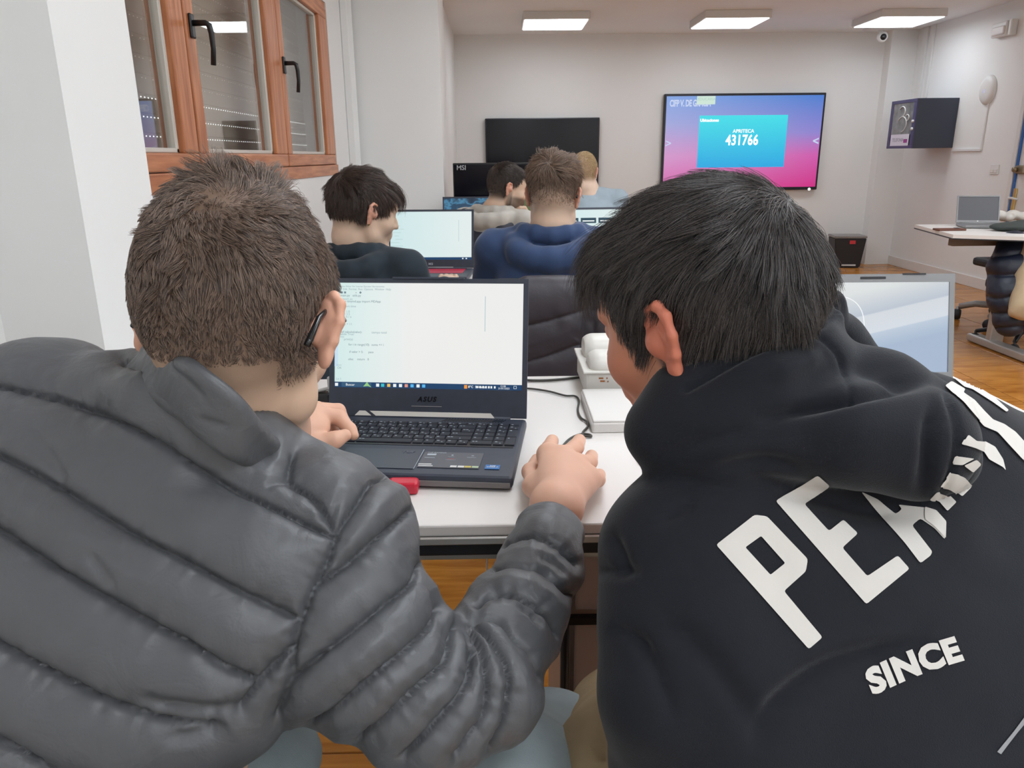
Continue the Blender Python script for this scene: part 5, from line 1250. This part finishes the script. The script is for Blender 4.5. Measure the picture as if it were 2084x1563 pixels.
# ================= people further back
M_skinC = skin_mat('skin', (230, 196, 170), (214, 128, 106), (60, 48, 42))
def sitter(label, R, c, sc, N, yaw, wid, top_m, pants_m, hair_m, hairroots, hairlen, flow, nh, hrad, stub, wl=(0.10, .34), arms=None, lean=22, hood=None, skin=None, extra=None, h=.008, clump=.8, lift=.25, wild=.3, seed=2, blush=None, hipdz=None, cloth='hoodie', shr=.062, reach=None):
    P = Person(label, None, R, c, sc, (28, 30), -4); skin = skin or M_skinC
    RBd = rotm(yaw, lean, 0); N = np.array(N, float); b = Solid()
    b.chain([P.W((0, -.035, -.03)), P.W((0, -.032, -.085)), N], [.050, .050, .056], k=.02); b.cone(P.W((0, .01, -.07)), N, .042, .05, k=.02)
    SL, SR = [N + RBd @ np.array([sx * wid / 2, .0, -.055]) for sx in (-1, 1)]
    ch = N + RBd @ np.array([0, .02, -.16]); hp_ = N + RBd @ np.array([0, .0, -.46]); hp_[2] = max(hp_[2], .50)
    b.cone(SL, SR, .045, k=.04); b.cone(N, ch, .06, .10, k=.04); b.cone(ch, hp_, .09, .11, k=.04)
    RY = rotm(yaw); arms = arms or [None, None]; cl = Solid(); hands = []
    cl.cone(N + RBd @ np.array([-.03, .0, -.03]), SL, .058, shr, k=.04); cl.cone(N + RBd @ np.array([.03, .0, -.03]), SR, .058, shr, k=.04); cl.cone(ch + RBd @ np.array([-.07, -.01, 0]), ch + RBd @ np.array([.07, -.01, 0]), .112, k=.05)
    cl.cone(ch, hp_, .13, .14, k=.05); cl.cone(hp_ + RY @ np.array([-.06, 0, 0]), hp_ + RY @ np.array([.06, 0, 0]), .13, k=.05)
    for sx, S_, A_ in ((-1, SL, arms[0]), (1, SR, arms[1])):
        el, wr_ = A_ if A_ is not None else (S_ + RY @ np.array([sx * .05, .10, -.24]), S_ + RY @ np.array([-sx * .02, .33, -.20]))
        if A_ is None: el[2] = max(el[2], .70); wr_[2] = .795
        b.chain([S_, el, wr_], [.042, .034, .024], k=.02); cl.chain([S_, el, wr_ + (el - wr_) * .08], [shr - .004, .050, .036], k=.025)
        f_ = (wr_ - el); hands.append(lefthand(wr_, (f_[0], f_[1], 0), -sx) if A_ is None else None)
    if hood: hood(cl, N, RBd, P)
    cl.cone(P.W((0, -.03, -.02)), N, .054, .056, k=.006, sub=True)
    if extra: hands.append(extra)
    P.body(b, .0055, skin, [x for x in hands if x is not None], .0035, stub, blush, eh=.0026)
    v, q = surface(cl, h * .8); n = vnormals(v, q); v = v + n * (.0045 * vnoise(v, 11, seed) + .002 * vnoise(v, 28, seed + 1))[:, None]
    P.cloth = mesh_np(cloth, v, q, top_m, P.root)
    lg = Solid(); lg.cone(hp_ + RY @ np.array([-.06, 0, -.02]), hp_ + RY @ np.array([.06, 0, -.02]), .12, k=.04)
    for sx in (-1, 1):
        kn = hp_ + RY @ np.array([sx * .11, .40, -.02]); kn[2] = .49; ft = kn + RY @ np.array([0, .02, 0]); ft[2] = .09
        lg.chain([hp_ + RY @ np.array([sx * .08, 0, -.02]), kn, ft], [.088, .066, .045], k=.03); shoe(np.array([ft[0], ft[1], .085]), P.root, M_shoe, yaw)
    v, q = surface(lg, .012); mesh_np('trousers', v, q, pants_m, P.root)
    strands('hair', P.head, P.R, P.c, sc, hairroots, flow, nh, hairlen, hrad, hair_m, P.root, lift=lift, clump=clump, seed=seed, steps=5, wild=wild, nclump=500)
    return P
M_navyk = fabric('dark_navy_fleece', (.022, .034, .046), .85, sheen=.15, bump=.2); M_blue = fabric('blue_fleece', (.040, .072, .165), .85, sheen=.3, bump=.25)
M_cream = fabric('cream_fleece', (.52, .49, .44), .85, bump=.2); M_tee = fabric('light_blue_cotton', (.36, .44, .50), .85, bump=.2); M_darkp = fabric('dark_denim', (.03, .035, .05), .8)
def hood_fn(size=1.0, drop=.05):
    def f(cl, N, Rb, P):
        for a in np.linspace(-2.1, 2.1, 9):
            p = N + Rb @ np.array([math.sin(a) * .085 * size, -.012 - math.cos(a) * .060 * size, .006 - .03 * (1 - abs(a) / 2.1)])
            if a > -2.1: cl.cone(pr_, p, .024 * size, k=.008)
            pr_ = p
        for a in np.linspace(-1.5, 1.5, 7):
            p = N + Rb @ np.array([math.sin(a) * .105 * size, -.045 - math.cos(a) * .060 * size, -.045 - drop * math.cos(a)])
            if a > -1.5: cl.cone(p2, p, .036 * size, k=.015)
            p2 = p
    return f
hl_C = lambda L: hairline(L, .012, -.030, soft=.008) * 1.0
C = sitter('person with a dark fringe and ear stud in a black hoodie, at the red-keyboard laptop', rotm(-58, 14, 2), at(741, 428, s=2.36), 1.02, at(728, 512, s=2.40), -20, .36, M_navyk, M_darkp,
           hair_mat('dark_brown_hair', (36, 28, 27), (96, 76, 66)), hl_C, lambda L: .020 + .020 * sstep(-.02, .05, L[:, 2]) + .045 * sstep(.02, .07, L[:, 1]) * sstep(.05, .085, L[:, 2]), whorl((.01, -.085, .09), .6, fwd=.5), 15000, .00045,
           lambda L: hairline(L, .005, -.055, soft=.02) * (.55 + .45 * sstep(-.04, .01, L[:, 2])), hood=hood_fn(1.0), seed=31)
bm = bmesh.new(); bmesh.ops.create_uvsphere(bm, u_segments=12, v_segments=8, radius=.004); bobj('ear_stud', bm, mat('gold', (.7, .5, .2), .2, metal=1), C.root, True, loc=tuple(C.W((.080, -.012, -.036))))
M_hairD = hair_mat('light_brown_hair', (72, 54, 44), (158, 130, 108))
D = sitter('person with short brown hair and glasses in a blue hoodie, sitting at the second table', rotm(-16, 10, 2), at(1127, 398, s=2.45), 1.0, at(1122, 470, s=2.46), -4, .37, M_blue, M_darkp, M_hairD,
           lambda L: hairline(L, .020, -.030, soft=.016) * (.3 + .7 * sstep(-.02, .045, L[:, 2])), lambda L: .006 + .036 * sstep(.0, .08, L[:, 2]), whorl((.0, -.090, .085), .5, fwd=.3), 13000, .00045,
           lambda L: hairline(L, -.005, -.068, soft=.02) * (.30 + .6 * sstep(-.03, .03, L[:, 2])), hood=hood_fn(1.12, .06), lean=12, seed=41, lift=lambda r: .15 + .7 * sstep(.03, .11, r[:, 2]), wild=.38)
tubeobj('glasses_temple', [D.W((.079, .095, .008)), D.W((.084, .0, .013)), D.W((.080, -.03, -.006))], [.0022, .0022, .003], M_gl, D.root, 6)
bm = bmesh.new()
for sx in (-1, 1): tube(bm, [D.W((sx * .036 + .028 * math.cos(t), .104, .0 + .021 * math.sin(t))) for t in np.linspace(0, 2 * math.pi, 18)], .002, 6)
bobj('glasses_frame', bm, M_gl, D.root, True)
# bearded man: cream hoodie under a dark sleeveless vest, fist at his chin
cE = at(1034, 382, s=3.95); RE = rotm(-82, 12, 0)
chin = cE + RE @ np.array([0, .10, -.125]); NE = at(1006, 430, s=3.98)
chin = chin + np.array([-.03, -.02, .03])
fist = Solid(); fist.ell(chin + np.array([.012, -.01, -.012]), (.040, .036, .034), k=.01)
for i in range(4): fist.chain([chin + np.array([.045 - i * .002, -.03 + i * .018, .010]), chin + np.array([.058, -.03 + i * .018, -.012]), chin + np.array([.035, -.032 + i * .018, -.03])], [.0105, .0105, .0095], k=.004)
fist.chain([chin + np.array([-.01, -.035, -.01]), chin + np.array([.02, -.042, .012]), chin + np.array([.045, -.040, .014])], [.012, .011, .009], k=.005)
elE = chin + np.array([.09, -.10, -.25]); beard = lambda L: sstep(.0, .03, L[:, 1]) * sstep(-.028, -.048, L[:, 2]) * (1 - .8 * np.exp(-((L[:, 2] + .060) / .008) ** 2 * (np.abs(L[:, 0]) < .022)) * 0) * .8 + sstep(-.012, .0, L[:, 1]) * sstep(.025, .012, L[:, 1]) * sstep(.01, -.03, L[:, 2]) * .6
E_ = sitter('bearded person in a cream hoodie and dark vest, resting his chin on his fist', RE, cE, 1.0, NE, -30, .36, M_cream, M_darkp, hair_mat('black_short_hair', (30, 24, 24), (84, 70, 62)),
            lambda L: hairline(L, .010, -.055, soft=.012), lambda L: .006 + .016 * sstep(.0, .09, L[:, 2]), whorl((.0, -.09, .08), .4), 9000, .0006, lambda L: np.maximum(hairline(L, .0, -.065, soft=.02) * .9, beard(L)), hood=hood_fn(1.15, .05), extra=fist,
            arms=[None, (elE, chin + np.array([.045, -.045, -.06]))], seed=51, lift=.2)
vs = Solid(); RBe = rotm(-30, 22, 0); cc = NE + RBe @ np.array([0, .02, -.18]); hh_ = NE + RBe @ np.array([0, .0, -.44])
vs.cone(cc + RBe @ np.array([-.08, -.02, .05]), cc + RBe @ np.array([.08, -.02, .03]), .118, k=.04); vs.cone(cc + RBe @ np.array([-.05, -.02, -.05]), hh_ + RBe @ np.array([0, -.02, 0]), .145, .155, k=.04)
vs.cone(NE + RBe @ np.array([-.13, -.01, -.06]), cc + RBe @ np.array([-.10, -.02, 0]), .070, .09, k=.03)
v, q = surface(vs, .009); n = vnormals(v, q); v = v + n * (.006 * np.sin(v[:, 2] * 2 * math.pi / .055) + .003 * vnoise(v, 14, 5))[:, None]; mesh_np('vest', v, q, fabric('dark_vest', (.035, .038, .055), .5, bump=.1), E_.root)
M_hairF = hair_mat('blond_hair', (150, 122, 84), (214, 186, 140))
Fp = sitter('person with cropped blond hair in a light blue T-shirt, facing away beyond the blue hoodie', rotm(-22, 6, 0), at(1190, 350, s=4.9), 1.0, at(1198, 388, s=4.92), -6, .38, M_tee, M_darkp, M_hairF,
            lambda L: hairline(L, .010, -.045, soft=.014), lambda L: .005 + .010 * sstep(.02, .1, L[:, 2]), whorl((.0, -.09, .085), .4), 7000, .0007, lambda L: hairline(L, .0, -.06, soft=.02) * .6, lean=8, seed=61, cloth='t_shirt', skin=skin_mat('skin', (234, 204, 182), (216, 138, 118), (150, 118, 82)), lift=.3)
# ================= the chair of the blue-hoodie boy with a dark padded coat over its back
CHX, CHY = at(1150, 600, Y=2.22)[0], 2.16
ch = empty('office_chair', (CHX, CHY, 0), 'black office chair under the blue-hoodie boy, hidden by a dark coat', 'chair')
def chair_parts(e, m=M_blackm, mm=M_black, seat_z=.46, bz=.72):
    B('seat', (0, .22, seat_z), (.46, .44, .07), m, e, .02); B('backrest', (0, -.02, bz), (.42, .04, .34), m, e, .015)
    B('back_support', (0, .0, .50), (.06, .03, .20), mm, e, .005); tubeobj('gas_column', [(0, .22, .10), (0, .22, seat_z - .03)], .024, mm, e)
    for k in range(5):
        a = 2 * math.pi * k / 5 + .3; c, s_ = math.cos(a), math.sin(a)
        tubeobj('base_arm', [(.0, .22, .11), (.15 * c, .22 + .15 * s_, .105), (.27 * c, .22 + .27 * s_, .075)], [.022, .018, .013], mm, e, 8)
        w_ = empty('caster', (.27 * c, .22 + .27 * s_, .03)); w_.parent = e
        bm = bmesh.new(); lathe(bm, [(.004, -.024), (.026, -.022), (.030, -.012), (.030, -.003), (.022, 0), (.030, .003), (.030, .012), (.026, .022), (.004, .024)], 16, axis='x'); bobj('wheel', bm, M_blackm, w_, True, rot=(0, 0, a))
        tubeobj('stem', [(0, 0, .0), (0, 0, .05)], .008, mm, w_, 6)
chair_parts(ch)
M_coat = fabric('dark_plum_nylon', (.050, .044, .054), .45, bump=.1, bscale=500, spec=.45, wr=.2, wscale=16)
ct = Solid(); za = .885
aL, aR = at(1060, 580, Y=2.10), at(1238, 582, Y=2.10)
for zz, wx, r_ in ((.865, .0, .030), (.81, .008, .040), (.74, .012, .046), (.66, .018, .050), (.58, .022, .052), (.50, .02, .050)):
    ct.cone((aL[0] - wx + .02, 2.115, zz), (aR[0] + wx - .055, 2.115, zz), r_, k=.07)
ct.chain([(aR[0] - .025, 2.08, .84), (aR[0] + .012, 2.06, .72), (aR[0] + .018, 2.08, .55)], [.030, .042, .040], k=.010)
v, q = surface(ct, .0045); n = vnormals(v, q)
CT = [[(1030, 672), (1077, 663), (1130, 650), (1177, 635), (1197, 627)], [(1030, 745), (1077, 736), (1125, 722), (1172, 704), (1185, 700)], [(1222, 576), (1197, 627), (1184, 700), (1182, 770)], [(1205, 632), (1222, 634), (1238, 641), (1260, 648)]]
d_ = seams(v, n, CT, A=.010, W=.07, wr=.004, groove=.004, wlen=20, wfreq=.05) + .004 * vnoise(v, 9, 3) + .002 * vnoise(v, 24, 8); v = v + n * d_[:, None]
cob = mesh_np('padded_coat', v, q, M_coat); tag(cob, 'dark padded coat draped over the chair back behind the open laptop', 'coat')
# ================= small things on the near table
M_cream_pl = mat('cream_plastic', (.74, .71, .66), .4); M_boxw = mat('white_card', (.78, .755, .73), .5)
bA0 = at(1205, 880, Z=.752); x0_ = bA0[0]; yF = bA0[1]
pw = empty('white_box', (x0_ + .09, yF + .098, .75), 'low white box on the near table, in front of the cream lidded unit', 'box')
B('box_body', (0, 0, .0095), (.18, .195, .019), M_boxw, pw, .003); B('box_lid', (0, .0, .021), (.176, .191, .004), M_boxw, pw, .002)
un = empty('cream_unit', (x0_ + .094, yF + .30, .75), 'cream plastic unit with two rounded lids standing behind the white box', 'device')
B('unit_body', (0, 0, .026), (.165, .18, .052), M_cream_pl, un, .006)
B('flange', (.0, 0, .054), (.178, .20, .005), M_cream_pl, un, .002)
for yy, hh, rr_ in ((-.048, .030, .026), (.048, .040, .028)):
    ld = Solid()
    for dy in (-.018, .018): ld.cone((-.052, dy, hh - .028), (.052, dy, hh - .028), rr_, k=.03)
    v, q = surface(ld, .003); v[:, 2] = np.maximum(v[:, 2], 0); v[:, 0] = np.clip(v[:, 0], -.074, .074)
    mesh_np('rounded_lid', v + np.array([0, yy, .056]), q, M_cream_pl, un)
M_cu = mat('copper_pin', (.35, .12, .03), .4, metal=.6)
for k, (dx, dz) in enumerate(((-.052, .040), (-.049, .034), (-.040, .040), (-.038, .033))): B('contact', (dx, -.091, dz), (.009 if k < 2 else .002, .002, .0025), M_cu, un)
M_cord = mat('dark_cord', (.05, .047, .04), .5)
tagp = lambda o, l, c, g=None: tag(o, l, c, g)
cd = [at(x, y, Z=.7535) for x, y in ((1066, 790), (1090, 792), (1120, 797), (1150, 805), (1170, 806), (1178, 815), (1176, 835), (1182, 850), (1194, 858), (1196, 868), (1186, 880), (1188, 887), (1203, 888), (1198, 884), (1180, 884), (1160, 893), (1143, 910))]
tag(tubeobj('mouse_cord', spline(cd, 5), .0021, M_cord, seg=8), 'thin dark mouse cord winding from the black laptop to the hand', 'cord')
cd = [at(x, y, Z=.754) for x, y in ((1060, 773), (1090, 774.5), (1130, 773), (1170, 769), (1212, 763), (1250, 760))]
tag(tubeobj('power_cord', spline(cd, 5), .003, M_cord, seg=8), 'dark power cord running along the far edge of the near table', 'cord')
ms = empty('computer_mouse', tuple(at(1150, 965, Z=.75)), 'black computer mouse under the right hand of the boy in the puffer jacket', 'mouse')
bm = bmesh.new(); bmesh.ops.create_uvsphere(bm, u_segments=24, v_segments=14, radius=1.0)
bmesh.ops.scale(bm, vec=(.028, .048, .026), verts=bm.verts)
for v_ in bm.verts: v_.co.z = max(v_.co.z + .004, .001)
bobj('mouse_body', bm, M_black, ms, True, rot=(0, 0, -.1)); tubeobj('scroll_wheel', [(-.003, .026, .024), (.003, .026, .024)], .006, M_steel, ms)
rd = empty('red_gadget', tuple(at(822, 1000, Z=.75)), 'small red plastic gadget just in front of the black laptop', 'gadget')
B('gadget_body', (0, 0, .009), (.045, .030, .018), mat('red_plastic', (.62, .02, .05), .3), rd, .005); B('gadget_plug', (-.028, 0, .009), (.014, .012, .006), M_steel, rd, .001)
st = empty('metal_clamp', tuple(at(655, 822, Z=.75)), 'small grey and black metal clamp left of the black laptop, above the typing hand', 'clamp')
B('clamp_base', (-.005, .0, .012), (.05, .03, .024), M_black, st, .004); B('clamp_arm', (.0, .002, .028), (.055, .008, .006), M_steel, st, .002, rot=Matrix.Rotation(-.25, 3, 'Y'))
B('clamp_post', (.018, .004, .030), (.008, .010, .050), M_steel, st, .002)
nb = at(1292, 940, Z=.752); cb = empty('small_cable_end', (nb[0] + .02, nb[1] + .01, .75), 'small chequered tag on the table just left of the hooded sleeve', 'tag')
B('tag_body', (0, 0, .002), (.03, .04, .004), M_white, cb, .001)
for k in range(4): B('dark_patch', (-.010 + .007 * (k % 2), -.012 + k * .008, .0043), (.006, .006, .0006), M_black, cb)
# seats of the two boys in front
for nm, hp0, lab in (('classroom_chair', hipA, 'white shell chair with a blue rim under the boy in the puffer jacket'), ('classroom_chair', hipB, 'white shell chair under the boy in the printed hoodie')):
    e = empty(nm, (hp0[0], hp0[1], 0), lab, 'chair', 'white shell chairs'); zs = hp0[2] - .145
    B('seat', (.0, .06, zs), (.44, .44, .03), M_white, e, .012); B('seat_rim', (.0, .06, zs - .018), (.446, .446, .008), mat('blue_rim', (.02, .18, .38), .4), e, .003)
    for sx in (-1, 1):
        for sy in (-1, 1): tubeobj('leg', [(sx * .17, .06 + sy * .17, zs - .02), (sx * .21, .06 + sy * .21, .0)], .011, M_steel, e, 8)
# ================= right side: swivel chair with a navy padded jacket and a beige coat
p = at(2062, 660, Z=0); c2p = at(2085, 700, Z=0)
sw = empty('office_chair', (c2p[0] + .10, c2p[1] + .12, 0), 'black swivel chair at the pointed table with a navy padded jacket on it', 'chair', rot=(0, 0, 2.4))
chair_parts(sw, seat_z=.42, bz=.54)
M_navyj = fabric('navy_nylon', (.012, .017, .035), .42, bump=.1, spec=.5, wr=.2, wscale=12)
jk = Solid(); s0 = 4.6
jk.chain([at(2062, 500, s=s0), at(2056, 545, s=s0 - .02), at(2055, 600, s=s0 - .04), at(2055, 655, s=s0 - .05)], [.085, .11, .11, .085], k=.05)
jk.chain([at(2088, 500, s=s0 + .1), at(2090, 640, s=s0 + .05)], [.10, .10], k=.05)
v, q = surface(jk, .008); n = vnormals(v, q)
NJ = [[(2000, 522), (2040, 520), (2090, 512)], [(2000, 558), (2040, 560), (2090, 556)], [(2000, 600), (2030, 608), (2090, 596)], [(2000, 636), (2040, 638), (2090, 632)], [(2000, 668), (2040, 668), (2090, 664)]]
v = v + n * seams(v, n, NJ, A=.018, W=.07, wr=.003, groove=.006)[:, None]; tag(mesh_np('padded_jacket', v, q, M_navyj), 'navy padded jacket hanging over the swivel chair at the pointed table', 'jacket')
bc = Solid(); bc.chain([at(2094, 498, s=4.50), at(2088, 560, s=4.46), at(2074, 625, s=4.42)], [.035, .050, .055], k=.03); bc.chain([at(2062, 636, s=4.42), at(2080, 640, s=4.42), at(2110, 640, s=4.42)], .022, k=.03); bc.cone(at(2110, 560, s=4.5), at(2110, 640, s=4.5), .09, k=.03)
v, q = surface(bc, .008); n = vnormals(v, q); v = v + n * (.008 * vnoise(v * np.array([2, 2, .6]), 10, 3))[:, None]; tag(mesh_np('beige_coat', v, q, fabric('beige_wool', (.48, .37, .24), .9, bump=.3)), 'beige coat hanging beside the navy padded jacket at the right edge', 'coat')
# grey swivel chair base seen beyond the grey laptop
gc = at(2005, 600, Z=.0); g0 = at(1952, 690, Z=0)
M_grs = mat('grey_metal', (.34, .33, .32), .4, metal=.3)
sb = empty('chair_base', (g0[0] + .62, g0[1] + .45, 0), 'grey star base of another swivel chair, caster beside the grey laptop', 'chair')
tubeobj('gas_column', [(0, 0, .08), (0, 0, .40)], .025, M_grs, sb); B('seat', (0, 0, .44), (.42, .42, .06), M_blackm, sb, .02)
for k, a in enumerate((3.78, 3.78 + 1.257, 3.78 + 2.513, 3.78 + 3.77, 3.78 + 5.03)):
    c_, s_ = math.cos(a), math.sin(a); tubeobj('base_arm', [(0, 0, .13), (.22 * c_, .22 * s_, .13), (.52 * c_ * .62, .52 * s_ * .62, .10)], [.028, .024, .022], M_grs, sb, 8)
    w_ = empty('caster', (.33 * c_, .33 * s_, .04)); w_.parent = sb
    bm = bmesh.new(); lathe(bm, [(.004, -.028), (.034, -.025), (.040, -.012), (.040, .012), (.034, .025), (.004, .028)], 16, axis='x'); bobj('wheel', bm, M_blackm, w_, True, rot=(0, 0, a))
    tubeobj('stem', [(0, 0, .0), (0, 0, .06)], .012, M_grs, w_, 6)
# things on the pointed table
q_ = at(2068, 463, Z=.77); bg = empty('fabric_pouch', (q_[0], q_[1], .75), 'dark green fabric pouch lying on the pointed table', 'pouch')
so_ = Solid(); so_.ell((0, 0, .025), (.16, .09, .03), k=.01); so_.ell((.08, .02, .035), (.09, .07, .03), k=.02); v, q = surface(so_, .006); v[:, 2] = np.maximum(v[:, 2], .001); mesh_np('pouch_body', v, q, fabric('dark_green_cloth', (.05, .06, .055), .8), bg)
q_ = at(2058, 448, Z=.77); sc_ = empty('white_scarf', (q_[0] + .02, q_[1] + .15, .75), 'crumpled white cloth on the pointed table beside the grey laptop', 'cloth')
so_ = Solid()
for k in range(6): so_.ell((-.14 + k * .06, .02 * math.sin(k * 2), .035 + .008 * math.cos(k * 3)), (.045, .05, .035), k=.02)
v, q = surface(so_, .006); v[:, 2] = np.maximum(v[:, 2], .001); mesh_np('cloth_folds', v, q, fabric('white_cloth', (.68, .65, .60), .9), sc_)
